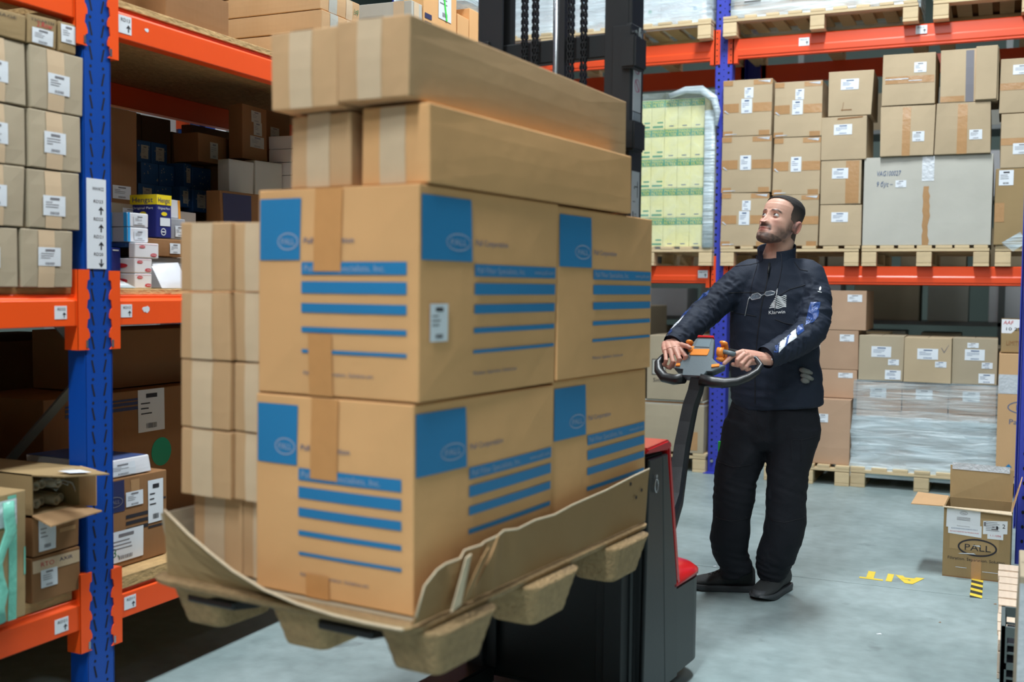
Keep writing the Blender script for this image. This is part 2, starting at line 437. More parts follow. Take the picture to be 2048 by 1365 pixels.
# ================================================================== RACKS
def post_slots_slanted(x, y0, y1, z0, z1, pitch=0.075):
    """mirrored slanted slots with a round hole above each, on the +X face"""
    M = MB(); z = z0; yc = (y0+y1)/2; dx = 0.026
    while z < z1:
        for s in (-1, 1):
            c = yc+s*dx
            a, b = (z+0.006, z+0.046); w = 0.0035
            top, bot = c+s*0.003, c-s*0.006*1.0
            if s < 0: top, bot = c-0.004, c+0.006
            else: top, bot = c+0.004, c-0.006
            M.add([(x, bot-w, a), (x, bot+w, a), (x, top+w, b), (x, top-w, b)], [(0, 1, 2, 3)])
            n = 8; M.add([(x, c+0.005*math.cos(2*PI*i/n), z+0.061+0.005*math.sin(2*PI*i/n)) for i in range(n)], [tuple(range(n))])
        z += pitch
    return M
def claw_plate(yj, side, zb, zt):
    """front plate of a connector with claw notches along the free edge (polygon in y,z)"""
    n = 4; H = zt-zb; pts = []
    a = yj; w = 0.046; e = yj-side*w
    pts += [(a, zb), (a, zt)]
    tooth = []
    for i in range(n):
        z1 = zt-0.018-H*i/n*0.97; 
        tooth += [(e, z1+0.018 if i == 0 else z1), (e, z1-0.012), (e+side*0.008, z1-0.016), (e+side*0.012, z1-0.04), (e+side*0.006, z1-0.046)]
    pts += tooth+[(e, zb)]
    return pts
def add_left_rack():
    XF = -2.6; D = 1.05
    rk = empty('pallet_rack', (XF, 2.64, 0), 0, 'long pallet rack on the left with royal blue uprights and orange box beams', 'rack')
    O = Vector((XF, 2.64, 0))
    for yc in (-0.15, 2.64, 5.56):
        y = yc-2.64
        for k, xo in enumerate((0, -D)):
            p = MB()
            s = 1 if k == 0 else -1
            p.box(min(xo-s*0.003, xo), y-0.055, 0, max(xo-s*0.003, xo), y+0.055, 5.2)      # front web
            for q in (-1, 1):
                p.box(min(xo, xo-s*0.07), y+q*0.055-0.002, 0, max(xo, xo-s*0.07), y+q*0.055+0.002, 5.2)
                p.box(min(xo-s*0.07, xo-s*0.067), min(y+q*0.055, y+q*0.035), 0, max(xo-s*0.07, xo-s*0.067), max(y+q*0.055, y+q*0.035), 5.2)
            po = p.build('upright_post', BLUE, rk)
            if k == 0 and yc in (2.64, 5.56): post_slots_slanted(xo+0.0006, y-0.05, y+0.05, 0.05, 3.2).build('slots', HOLE, po)
            MB().box(xo-0.09 if s > 0 else xo-0.02, y-0.07, 0, xo+0.02 if s > 0 else xo+0.09, y+0.07, 0.005).build('foot_plate', GALV, rk)
        for i, z in enumerate((0.25, 1.15, 2.05, 2.95, 3.85)):
            a, b = ((-0.06, z), (-D+0.06, z+0.85)) if i % 2 else ((-D+0.06, z), (-0.06, z+0.85))
            MB().tube([(a[0], y, a[1]), (b[0], y, b[1])], 0.018, 4).build('brace', GALV, rk)
    for (ya, yb, zs) in ((-0.15, 2.64, (0.400, 1.352, 2.290)), (2.64, 5.56, (0.388, 1.350, 2.270))):
        for zt in zs:
            for xo, s in ((0, 1), (-D, -1)):
                y0, y1 = ya-2.64+0.058, yb-2.64-0.058
                xb = xo-s*0.052
                prof = [(xo-s*0.012, zt), (xo-s*0.012, zt-0.012), (xo, zt-0.018), (xo, zt-0.097), (xb, zt-0.097), (xb, zt-0.018), (xb, zt)]
                bo = MB().prism(prof if s < 0 else prof[::-1], 'y', y0+0.004, y1-0.004).build('beam', ORANGE, rk, fix=True, bevel=0.002)
                for yj, sd in ((y0, 1), (y1, -1)):
                    c = MB().box(min(xo+s*0.004, xb), min(yj, yj+sd*0.03), zt-0.172, max(xo+s*0.004, xb), max(yj, yj+sd*0.03), zt+0.078)
                    pl = claw_plate(yj+sd*0.03, sd, zt-0.172, zt+0.078)
                    c.prism(pl, 'x', xo+s*0.0015, xo+s*0.0055)
                    co = c.build('beam_connector', ORANGE, bo, fix=True)
                    MB().box(min(xo+s*0.0056, xo+s*0.007), yj-sd*0.004-0.004, zt-0.165, max(xo+s*0.0056, xo+s*0.007), yj-sd*0.004+0.004, zt-0.142).build('safety_clip', STEEL, bo)
    # location labels
    def loc(y0, y1, z0, z1, s, d=1, par=None, x=0.0012):
        P = MB().box(x-0.001, y0-2.64, z0, x, y1-2.64, z1).build('location_label', PAPER, rk)
        w = y1-y0; h = z1-z0
        g = g_join(g_text(s, w*.2, h*.66, h*.2, width=w*.68), g_arrow(w*.77, h*.32, h*.42, d))
        MB().add([(x+0.0006, y0-2.64+a, z0+b) for a, b in g[0]], g[1]).build('lettering', INK, P)
    loc(2.463, 2.510, 1.278, 1.318, 'RD22'); loc(2.735, 2.785, 1.278, 1.320, 'RD12')
    loc(2.452, 2.505, 0.318, 0.362, 'RD21'); loc(2.742, 2.795, 0.315, 0.358, 'RD11')
    loc(2.73, 2.79, 2.19, 2.247, 'RD13')
    sg = MB().box(0.001, 2.592-2.64, 1.433, 0.003, 2.672-2.64, 1.714).build('upright_sign', PAPER, rk)
    gs = [g_text('WH/4/22', .022, .245, .011, width=.048)]
    for i, (t, d) in enumerate((('RD23', 1), ('RD22', 1), ('RD21', 1), ('RD20', -1))):
        zz = .19-.055*i
        gs += [g_text(t, .026, zz+.016, .010, width=.04), g_arrow(.058, zz-.007, .026, d)]
    g = g_join(*gs)
    MB().add([(0.0036, 2.592-2.64+a, 1.433+b) for a, b in g[0]], g[1]).build('sign_lettering', INK, sg)
    # scrapes of old sticker left on the beams
    for (yy, zz, sc) in ((2.85, 1.302, 0.018), (2.86, 2.222, 0.010)):
        R = random.Random(5)
        g = g_poly([(math.cos(2*PI*i/11)*sc*R.uniform(.45, 1.2), math.sin(2*PI*i/11)*sc*.7*R.uniform(.5, 1.1)) for i in range(11)])
        MB().add([(0.0009, yy-2.64+a, zz+b) for a, b in g[0]], g[1]).build('sticker_residue', PAPER, rk)
    return rk
LR = add_left_rack()

def shelf_board(label, x0, x1, y0, y1, z, t=0.02, m=None, group=None):
    o = MB().box(0, 0, 0, x1-x0, y1-y0, t).build('shelf_board', m or OSB, loc=(x0, y0, z), bevel=0.0015)
    return tag(o, label, 'shelf board', group)
shelf_board('OSB shelf board over the RD22 beam of the left rack', -3.66, -2.625, -0.09, 2.585, 1.3525)
shelf_board('OSB shelf board over the RD12 beam beside the blue upright', -3.66, -2.625, 2.70, 5.5, 1.3505)
shelf_board('OSB shelf board with chipped edge over the RD13 beam at the top', -3.66, -2.605, 2.70, 5.5, 2.271, 0.022)
shelf_board('OSB shelf board high at the far left over the open carton bay', -3.66, -2.625, -0.09, 2.585, 2.291)
for i, (a, b) in enumerate(((-0.09, 1.3), (1.31, 2.54))):
    shelf_board(('OSB board lying under the taped brown cartons at the low left', 'short OSB board on the RD21 beam under the open carton')[i], -3.66, -2.618, a, b, 0.4015, 0.03)
shelf_board('OSB board on the RD11 beam under the dark cartons', -3.66, -2.60, 2.72, 5.5, 0.3885, 0.042)

def add_back_rack():
    YF = 8.2; D = 1.1
    rk = empty('pallet_rack', (-1.94, YF, 0), 0, 'pallet rack across the back with violet blue uprights and orange beams', 'rack')
    X0 = -1.94
    for xc in (-4.72, -1.94, 0.84):
        x = xc-X0
        for k, yo in enumerate((0, D)):
            s = 1 if k == 0 else -1
            p = MB(); w = 0.062
            p.box(x-w, min(yo, yo+s*0.003), 0, x+w, max(yo, yo+s*0.003), 5.2)
            for q in (-1, 1):
                p.box(x+q*w-0.002, min(yo, yo+s*0.09), 0, x+q*w+0.002, max(yo, yo+s*0.09), 5.2)
            po = p.build('upright_post', VIOLET, rk)
            if k == 0 or xc == -1.94:
                h = MB(); z = 0.1; i = 0; yy = yo-s*0.0008
                while z < 4.4:
                    for q in (-1, 1):
                        h.add([(x+q*0.036-0.0075, yy, z-0.008), (x+q*0.036+0.0075, yy, z-0.008), (x+q*0.036+0.0075, yy, z+0.008), (x+q*0.036-0.0075, yy, z+0.008)], [(0, 1, 2, 3)])
                    h.add([(x+0.004*math.cos(2*PI*a/8), yy, z+0.025+0.004*math.sin(2*PI*a/8)) for a in range(8)], [tuple(range(8))])
                    z += 0.05
                h.build('slots', HOLE, po)
            MB().box(x-0.08, yo-0.03*s-0.05, 0, x+0.08, yo-0.03*s+0.05+0.08, 0.006).build('foot_plate', VIOLET, rk)
        for i, z in enumerate((0.3, 1.2, 2.1, 3.0)):
            a, b = ((0.09, z), (D-0.09, z+0.85)) if i % 2 else ((D-0.09, z), (0.09, z+0.85))
            MB().tube([(x, a[0], a[1]), (x, b[0], b[1])], 0.018, 4).build('brace', VIOLET, rk)
        if xc == -1.94:
            MB().tube([(x-0.03, -0.001, 0.09), (x-0.03, -0.018, 0.09)], 0.012, 10).build('anchor_bolt', STEEL, rk)
    for xa, xb in ((-4.72, -1.94), (-1.94, 0.84)):
        for zt, hh in ((1.565, 0.128), (3.245, 0.145)):
            for yo, s in ((0, 1), (D, -1)):
                x0, x1 = xa-X0+0.064, xb-X0-0.064
                f = yo; bk = yo+s*0.05
                prof = [(f+s*0.01, zt), (f, zt-0.008), (f, zt-hh*.52), (f-s*0.006, zt-hh*.60), (f-s*0.006, zt-hh*.86), (f, zt-hh*.92), (f, zt-hh), (bk, zt-hh), (bk, zt)]
                bo = MB().prism(prof, 'x', x0+0.004, x1-0.004).build('beam', REDOR, rk, fix=True)
                for xj, sd in ((x0, 1), (x1, -1)):
                    z0c, z1c = zt-hh-0.035, zt+0.075
                    c = MB().box(min(xj, xj+sd*0.04), min(yo-s*0.008, bk), z0c, max(xj, xj+sd*0.04), max(yo-s*0.008, bk), z1c)
                    c.box(min(xj+sd*0.01, xj-sd*0.035), min(yo-s*0.003, yo-s*0.008), z0c, max(xj+sd*0.01, xj-sd*0.035), max(yo-s*0.003, yo-s*0.008), z1c)
                    c.build('beam_connector', REDOR, bo)
                    if s > 0:
                        hh_ = MB()
                        for i in range(6):
                            zc = z0c+0.02+i*(z1c-z0c-0.04)/5
                            hh_.add([(xj-sd*0.012+0.005*math.cos(2*PI*a/8), -0.0086, zc+0.005*math.sin(2*PI*a/8)) for a in range(8)], [tuple(range(8))])
                        hh_.build('connector_holes', HOLE, bo)
    def loc(x, z, w=0.075, h=0.058):
        P = MB().box(x-X0, -0.0085, z, x-X0+w, -0.0075, z+h).build('location_label', PAPER, rk)
        g = g_join(g_text('RE12', w*.15, h*.66, h*.16, width=w*.6), g_arrow(w*.77, h*.35, h*.42))
        MB().add([(x-X0+a, -0.009, z+b) for a, b in g[0]], g[1]).build('lettering', INK, P)
    loc(-2.105, 1.475); loc(-1.395, 3.155); loc(-0.60, 3.175)
    return rk
BR = add_back_rack()

# ================================================================== LEFT RACK CONTENTS
def lcart(name, label, cat, XP, y0, y1, z0, z1, depth, m, group=None, **k):
    """carton in the left rack: its aisle face lies at X = XP"""
    return carton(name, label, cat, XP-depth, y0, z0, depth, y1-y0, z1-z0, m, group=group, **k)

# two columns of four taped brown cartons at the far left, middle level
rowsB = [(2.345, 2.531, 1.3735, 1.545), (2.371, 2.563, 1.549, 1.722), (2.377, 2.572, 1.726, 1.895), (2.382, 2.580, 1.899, 2.080)]
rown = ['bottom', 'second from bottom', 'second from top', 'top']
lblB = [(2.399, 2.482, 1.438, 1.493), (2.419, 2.503, 1.588, 1.648), (2.427, 2.509, 1.773, 1.836), (2.442, 2.524, 1.950, 2.010)]
for i, (a, b, c, d) in enumerate(rowsB):
    o = lcart('carton', '%s taped carton in the column beside the blue upright' % rown[i], 'box', -2.598, a, b, c, d, 0.38, CARDG, 'taped cartons at the far left', seed=11+i, bulge=0.004)
    w = b-a; tape(o, 'r', w*.30, 0.001, w*.62, d-c-0.001, TAPE)
    l = lblB[i]; paper(o, 'r', l[0]-a, l[2]-c, l[1]-a, l[3]-c, i)
    y2 = a-0.012; y1 = y2-0.19
    o = lcart('carton', '%s taped carton in the column cut by the left edge' % rown[i], 'box', -2.604, y1, y2, c, d, 0.38, CARDG, 'taped cartons at the far left', seed=31+i, bulge=0.004)
    tape(o, 'r', 0.055, 0.001, 0.115, d-c-0.001, TAPE); paper(o, 'r', 0.04, .055, 0.125, .115, i+9)
for (a, b, z1, lb, pl) in ((2.10, 2.368, 2.158, 'flat olive carton on the far left column with black handwriting, cut by the frame', None),
                      (2.374, 2.482, 2.170, 'small olive carton with red scrawl above a white label on the column top', (.014, .005, .094, .05)),
                      (2.490, 2.556, 2.172, 'smallest carton on the column top next to the blue upright, large label', (.006, .028, .062, .082))):
    o = lcart('small_carton', lb, 'box', -2.60, a, b, 2.083, z1, 0.25, CARDB, seed=int(b*1000))
    g = g_text('CCARTONNAGE' if b < 2.4 else 'T3OARTN' if b < 2.49 else '', .02 if b < 2.4 else .01, z1-2.083-.018, .008, width=(b-a)*.8) if b < 2.49 else None
    if g: decal(o, 'r', g, INK, 'black_lettering')
    if pl: paper(o, 'r', *pl, seed=3)
    if pl and b < 2.5: decal(o, 'r', g_text('2.Row', .03, .055, .016, shear=.2), INKR, 'red_scrawl')

# open carton of foam tubes, cartons beneath and the taped carton in front (low left)
def open_carton_tubes():
    x1, y0, z0 = -2.60, 2.372, 0.695
    t = empty('open_carton', (x1, y0, z0), 0.0, 'open olive carton lying on its side with clear tubes inside, beside the upright', 'box')
    W, H, D, th = 0.185, 0.125, 0.40, 0.004
    M = MB()
    M.box(-D, 0, 0, 0, W, th).box(-D, 0, H-th, 0, W, H).box(-D, 0, 0, 0, th, H).box(-D, W-th, 0, 0, W, H).box(-D, 0, 0, -D+th, W, H)
    M.build('carton_body', CARDB, t, fix=True)
    MB().add([(0, 0, H), (0.13, -0.005, H+0.008), (0.13, W-0.01, H-0.012), (0, W, H), (0, 0, H-th), (0.13, -0.005, H+0.004), (0.13, W-0.01, H-0.016), (0, W, H-th)],
             [(0, 1, 2, 3), (7, 6, 5, 4), (0, 4, 5, 1), (1, 5, 6, 2), (2, 6, 7, 3)]).build('flap', CARDB, t, fix=True)
    MB().add([(0, 0, 0), (0.08, -0.005, -0.022), (0.09, W, -0.01), (0, W, 0), (0, 0, th), (0.08, -0.005, -0.018), (0.09, W, -0.006), (0, W, th)],
             [(0, 3, 2, 1), (4, 5, 6, 7), (0, 1, 5, 4), (1, 2, 6, 5), (2, 3, 7, 6)]).build('flap', CARDL, t, fix=True)
    MB().add([(0, W, 0), (0.055, W+0.01, 0.004), (0.055, W+0.01, H-0.01), (0, W, H), (0, W+th, 0), (0.055, W+0.014, 0.004), (0.055, W+0.014, H-0.01), (0, W+th, H)],
             [(0, 1, 2, 3), (7, 6, 5, 4), (0, 4, 5, 1), (1, 5, 6, 2), (2, 6, 7, 3)]).build('flap', CARDL, t, fix=True)
    MB().add([(0.05, 0.05, H+0.0085), (0.11, 0.04, H+0.0085), (0.115, 0.12, H-0.0005), (0.055, 0.13, H+0.001)], [(0, 1, 2, 3)]).build('paper_label', PAPER, t)
    R = random.Random(3)
    foam = mat('clear_tubing', srgb(205, 196, 170), rough=0.35, alpha=0.75)
    for i in range(9):
        yy = 0.022+0.035*(i % 5)+R.uniform(-.003, .003); zz = 0.025+0.034*(i//5)+(0.02 if i > 4 else 0)
        r = 0.015; n = 14; M = MB()
        x_in, x_out = -0.3, -0.045+R.uniform(-.02, .02)
        rings = [[(x, yy+rr*math.cos(2*PI*k/n), zz+rr*math.sin(2*PI*k/n)) for k in range(n)] for x, rr in ((x_in, r), (x_out, r), (x_out, r*.55), (x_in, r*.55))]
        M.loft(rings, caps=False).build('tube', foam, t, smooth=True)
    for i in range(5):
        p = Vector((-0.06, R.uniform(.03, .15), R.uniform(.06, .11))); pts = [p]
        for q in range(4): p = p+Vector((R.uniform(0, .03), R.uniform(-.02, .03), R.uniform(-.03, .02))); pts.append(p)
        MB().tube(pts, 0.003, 6).build('film_strand', FILML, t, smooth=True)
open_carton_tubes()
o = lcart('carton', 'upper brown carton with a large label under the open carton', 'box', -2.605, 2.376, 2.556, 0.572, 0.69, 0.4, CARDD, seed=3)
paper(o, 'r', .02, .012, .085, .112, 4); tape(o, 'r', .10, .055, .165, .068, TAPEB)
o = lcart('carton', 'lower brown carton with red stamp and folded label on the OSB board', 'box', -2.605, 2.376, 2.556, 0.4325, 0.57, 0.4, CARDD, seed=4)
paper(o, 'r', .03, .04, .09, .095, 5); tape(o, 'r', .003, .09, .177, .128, TAPE); decal(o, 'r', g_text('RTO', .03, .105, .014, width=.05), INKR, 'red_stamp'); decal(o, 'r', g_text('AXIR', .10, .108, .011, width=.05), PNAVY, 'navy_stamp')
o = lcart('carton', 'large worn brown carton with mint green tape strips at the lower left edge', 'box', -2.53, 2.02, 2.29, 0.4325, 0.795, 0.42, CARDB, seed=8, bulge=.006, j=.006)
tape(o, 'r', .205, .0, .235, .355, MINT); decal(o, 'r', g_grid(.13, .27, .235, .345, 3, 3), TAPEW, 'tape', off=.002); tape(o, 'r', .262, .12, .268, .2, MINT)
decal(o, 'r', g_grid(.03, .1, .17, .3, 2, 2), PAPER, 'paper_label')
o = lcart('carton', 'brown carton with blue lid edge standing behind the taped one, far lower left', 'box', -2.72, 1.9, 2.33, 0.80, 0.885, 0.35, CARDB, seed=9)
decal(o, 'r', g_rect(.02, .012, .40, .02), PNAVY, 'blue_edge')
o = lcart('carton', 'dark brown wide carton deep in the low left bay with white label', 'box', -3.05, 1.9, 2.62, 0.4325, 0.93, 0.45, CARDD, seed=10)
paper(o, 'r', .35, .38, .52, .46, 5); paper(o, 'r', .58, .40, .70, .48, 6)
# loose film and envelope pieces by the mint taped carton
M = MB(); R = random.Random(4)
pts = [(-2.515, 2.175+.05*R.random(), 0.44+0.042*i) for i in range(9)]
o = MB().tube(pts, [(.012+.01*R.random(), .004) for _ in pts], 8).build('mint_film', MINT, smooth=True); tag(o, 'crumpled strip of mint green packing film hanging at the lower left edge', 'film')

# right bay of the left rack, middle level (contents in shade)
S = 1.3712
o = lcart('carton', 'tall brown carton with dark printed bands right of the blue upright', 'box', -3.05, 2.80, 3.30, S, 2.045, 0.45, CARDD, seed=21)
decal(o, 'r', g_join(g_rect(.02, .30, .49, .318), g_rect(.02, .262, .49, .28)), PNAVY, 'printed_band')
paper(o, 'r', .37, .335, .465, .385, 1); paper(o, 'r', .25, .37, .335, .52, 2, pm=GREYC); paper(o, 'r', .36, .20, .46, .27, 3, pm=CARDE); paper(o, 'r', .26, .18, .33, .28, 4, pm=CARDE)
def blue_part_box(label, XP, y0, y1, z0, z1, lab=True, seed=0, dep=.16):
    o = lcart('parts_box', label, 'box', XP, y0, y1, z0, z1, dep, BLUEC, 'blue parts boxes in the dark bay', seed=seed, j=.001, bulge=0, slot='')
    R = random.Random(seed); W = y1-y0; H = z1-z0
    decal(o, 'r', g_join(*[g_disc(R.uniform(.006, W-.006), R.uniform(.006, H-.006), .0035, n=6) for _ in range(9)]), GREYC, 'printed_dots')
    if lab: paper(o, 'r', W*.25, H*.2, W*.78, H*.8, seed, pm=CARDE)
bl = [(-3.3, 3.573, 3.652, 1.892, 1.987, 1), (-3.3, 3.656, 3.752, 1.892, 1.987, 1),
      (-3.25, 3.54, 3.642, 1.800, 1.890, 0), (-3.25, 3.646, 3.738, 1.800, 1.890, 0), (-3.2, 3.742, 3.790, 1.800, 1.905, 1), (-3.2, 3.794, 3.915, 1.795, 1.895, 0),
      (-3.2, 3.468, 3.565, 1.710, 1.795, 1), (-3.2, 3.569, 3.665, 1.710, 1.795, 0), (-3.16, 3.670, 3.733, 1.710, 1.798, 1), (-3.15, 3.737, 3.840, 1.695, 1.790, 1)]
nm = ['leftmost of the top pair', 'rightmost of the top pair', 'far left in the second row', 'second in the second row', 'with a big label ending the second row', 'wrapped in crinkled film under the brown carton',
      'far left in the third row', 'second in the third row', 'third in the third row with a pale label', 'last in the third row']
for i, q in enumerate(bl): blue_part_box('small blue parts box, '+nm[i], *q[:5], lab=q[5], seed=60+i)
for r_, (z0, z1) in enumerate(((1.62, 1.705), (1.535, 1.617), (1.452, 1.532), (S, 1.449))):
    for c in range(4):
        y0 = 3.40+c*.1
        blue_part_box('blue parts box, %s from the left, %s row up behind the yellow-topped box' % (ORD[c], ORD[3-r_]), -3.2, y0, y0+.096, z0, z1, lab=(c % 2 == 0), seed=80+r_*4+c)
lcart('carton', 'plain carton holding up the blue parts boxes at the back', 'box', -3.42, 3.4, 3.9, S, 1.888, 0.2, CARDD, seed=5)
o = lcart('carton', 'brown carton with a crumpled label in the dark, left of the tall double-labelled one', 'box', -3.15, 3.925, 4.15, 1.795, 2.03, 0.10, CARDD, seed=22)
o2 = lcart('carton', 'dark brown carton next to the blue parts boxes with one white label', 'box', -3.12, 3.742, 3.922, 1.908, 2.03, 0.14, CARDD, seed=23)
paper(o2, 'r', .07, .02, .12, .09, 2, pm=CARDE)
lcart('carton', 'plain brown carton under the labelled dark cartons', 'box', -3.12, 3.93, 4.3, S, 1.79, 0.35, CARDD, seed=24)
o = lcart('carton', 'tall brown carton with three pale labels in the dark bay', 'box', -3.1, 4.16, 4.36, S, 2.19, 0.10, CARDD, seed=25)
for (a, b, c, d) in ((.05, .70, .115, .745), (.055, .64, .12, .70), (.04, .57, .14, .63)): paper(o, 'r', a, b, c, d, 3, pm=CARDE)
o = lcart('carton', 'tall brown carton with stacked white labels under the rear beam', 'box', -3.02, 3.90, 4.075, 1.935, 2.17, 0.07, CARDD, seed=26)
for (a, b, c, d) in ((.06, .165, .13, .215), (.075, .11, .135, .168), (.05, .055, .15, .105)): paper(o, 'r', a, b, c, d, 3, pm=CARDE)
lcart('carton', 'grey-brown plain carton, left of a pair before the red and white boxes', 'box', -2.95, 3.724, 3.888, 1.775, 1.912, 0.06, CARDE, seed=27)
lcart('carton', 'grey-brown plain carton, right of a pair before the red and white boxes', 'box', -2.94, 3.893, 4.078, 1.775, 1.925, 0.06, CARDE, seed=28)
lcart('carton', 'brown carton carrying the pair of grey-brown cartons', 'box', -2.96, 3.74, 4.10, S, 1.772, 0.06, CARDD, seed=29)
for i in range(7):
    z = 1.819+.0585*(i-3)
    o = lcart('filter_box', 'flat white box with red block lettering, %s of the stack behind the pallet load' % ['bottom', 'second', 'third', 'fourth', 'fifth', 'sixth', 'top'][i], 'box', -2.82, 4.09, 4.34, z if i else S, z+.057, 0.2, WHITEC, 'red and white filter boxes', seed=90+i, j=.001, bulge=0, slot='')
    h = .057 if i else z+.057-S
    decal(o, 'r', g_rect(.003, h-.05, .245, h-.012) if i % 2 else g_rect(.003, h-.008, .245, h-.002), INKR, 'red_panel')
    decal(o, 'r', g_text('HYDAC', .02, h-.046, .028, width=.19) if i % 2 else g_text('filter element', .03, h-.04, .012, width=.1), INKW if i % 2 else INKR, 'lettering', off=.0025)
o = lcart('carton', 'brown and blue printed carton end just above the small stacked cartons', 'box', -2.85, 3.545, 3.80, 1.55, 1.765, 0.07, CARDD, seed=30)
decal(o, 'r', g_rect(.015, .08, .19, .205), PNAVY, 'blue_panel')
lcart('carton', 'low brown carton supporting the blue printed one', 'box', -2.85, 3.50, 3.82, S, 1.547, 0.07, CARDD, seed=35)
lcart('tray_box', 'low open-topped white tray box behind the small stacked cartons', 'box', -2.9, 3.35, 3.455, S, 1.668, 0.2, WHITEC, seed=36)
lcart('tray_box', 'pale box with bright white end beside the blue printed carton', 'box', -2.88, 3.36, 3.52, 1.55, 1.60, 0.1, WHITEC, seed=37) if False else None
# yellow topped navy box
o = lcart('navy_box', 'tall navy box with a yellow top band, standing on a brown carton', 'box', -2.75, 3.069, 3.147, 1.552, 1.706, 0.12, NAVYC, seed=38, j=.0008, bulge=0, slot='')
for fc, W in (('r', .078), ('f', .12)):
    decal(o, fc, g_rect(0.0, .118, W, .1535), CARDYEL, 'yellow_band', off=.001)
    decal(o, fc, g_text('Hengst', W*.08, .126, .018, width=W*.8), NAVYC, 'band_lettering', off=.002)
    decal(o, fc, g_text('Original Part', W*.08, .102, .008, width=W*.8), INKW, 'lettering', off=.0015)
    decal(o, fc, g_disc(W*.5, .086, .015, .007), CARDYEL, 'yellow_oval', off=.0015)
decal(o, 'r', g_rect(.018, .043, .07, .072), PAPER, 'paper_label'); decal(o, 'r', g_join(g_ring(.035, .022, .013, .013, .003), g_rect(.026, .020, .044, .024)), INKW, 'round_emblem')
o = lcart('carton', 'flat brown carton with white label beneath the yellow-topped navy box', 'box', -2.75, 3.000, 3.22, 1.486, 1.5505, 0.16, CARDD, seed=39)
paper(o, 'r', .135, .012, .19, .05, 2)
o = lcart('carton', 'flat grey carton under the brown one, behind the white padded envelope', 'box', -2.76, 2.996, 3.22, S, 1.4835, 0.16, GREYC, seed=391)
o = lcart('small_box', 'small white box with an orange edge beside the yellow-topped box', 'box', -2.80, 3.16, 3.25, 1.63, 1.70, 0.05, WHITEC, seed=40, slot='')
decal(o, 'r', g_rect(.078, 0, .09, .07), ORC, 'orange_edge'); decal(o, 'r', g_text('1', .03, .03, .02), INKR, 'lettering')
o = lcart('small_box', 'small pale grey box with barcode under the orange-edged box', 'box', -2.79, 3.16, 3.27, 1.552, 1.628, 0.1, GREYC, seed=401, slot='')
paper(o, 'r', .05, .01, .10, .05, 7)
# white and cyan boxes: two stacked pairs
for r_, (z0, z1) in enumerate(((1.5305, 1.580), (1.582, 1.630))):
    o = lcart('filter_box', 'white box with cyan side, %s of the pair left of the yellow-topped box' % ('lower', 'upper')[r_], 'box', -2.72, 2.895, 2.995, z0, z1, 0.065, WHITEC, 'white and cyan boxes', seed=41+r_, j=.0006, bulge=0, slot='')
    decal(o, 'f', g_rect(.0, 0, .05, z1-z0), GREYC, 'grey_panel', off=.0008); decal(o, 'f', g_rect(.050, 0, .065, z1-z0), CYANC, 'cyan_panel'); decal(o, 'r', g_rect(0, 0, .012, z1-z0), CYANC, 'cyan_edge'); paper(o, 'r', .03, .008, .085, .04, r_)
    for c in range(2):
        o = lcart('filter_box', 'grey end of a boxed filter with cyan edges, %s row, %s' % (('lower', 'upper')[r_], ('right', 'left')[c]), 'box', -2.787-c*.062, 2.896, 2.99, z0, z1, 0.060, GREYC, 'grey-ended filter boxes', seed=44+r_*2+c, j=.0006, bulge=0, slot='')
        decal(o, 'f', g_join(g_rect(.0, 0, .004, z1-z0), g_rect(.056, 0, .06, z1-z0)), CYANC, 'cyan_edge')
o = lcart('filter_box', 'grey-blue flat box supporting the white and cyan boxes', 'box', -2.73, 2.90, 3.0, 1.512, 1.5285, 0.18, BLUEC, seed=48, slot='')
o = lcart('navy_box', 'plain navy box with a white foot label next to the upright', 'box', -2.75, 2.826, 2.897, S, 1.51, 0.12, NAVYC, seed=49, slot='')
decal(o, 'r', g_rect(.01, .005, .065, .03), PAPER, 'paper_label'); decal(o, 'r', g_rect(.03, .128, .06, .132), INKW, 'lettering')
# red and white boxes, three high
for i, (z0, z1, y1) in enumerate(((S, 1.4225, 2.99), (1.424, 1.4745, 2.99), (1.476, 1.510, 3.022))):
    z1 = min(z1, 1.51) if i == 2 else z1
    if i == 2: z1 = 1.5275; 
    o = lcart('hydraulic_box', 'white box with red logos and grey side, %s of three by the envelope' % ('lowest', 'middle', 'topmost')[i], 'box', -2.70 if i < 2 else -2.698, 2.906, y1, z0, z1, 0.028 if i == 2 else 0.12, WHITEC, 'white and red boxes by the envelope', seed=120+i, j=.0006, bulge=0, slot='')
    H = z1-z0; W = y1-2.906
    decal(o, 'r', g_join(g_disc(W*.78, H*.22, .016, .006), g_disc(W*.3, H*.75, .014, .005), g_rect(.004, H*.92, W*.95, H*.94)), INKR, 'red_logo', off=.001)
    decal(o, 'r', g_join(g_text('HYDAC', W*.68, H*.17, .005, width=.024), g_text('HYDAC', W*.2, H*.70, .004, width=.02)), INKW, 'logo_lettering', off=.002)
    if i != 2: decal(o, 'f', g_disc(.06, H*.5, .03, .008), INKR, 'red_logo', off=.001)
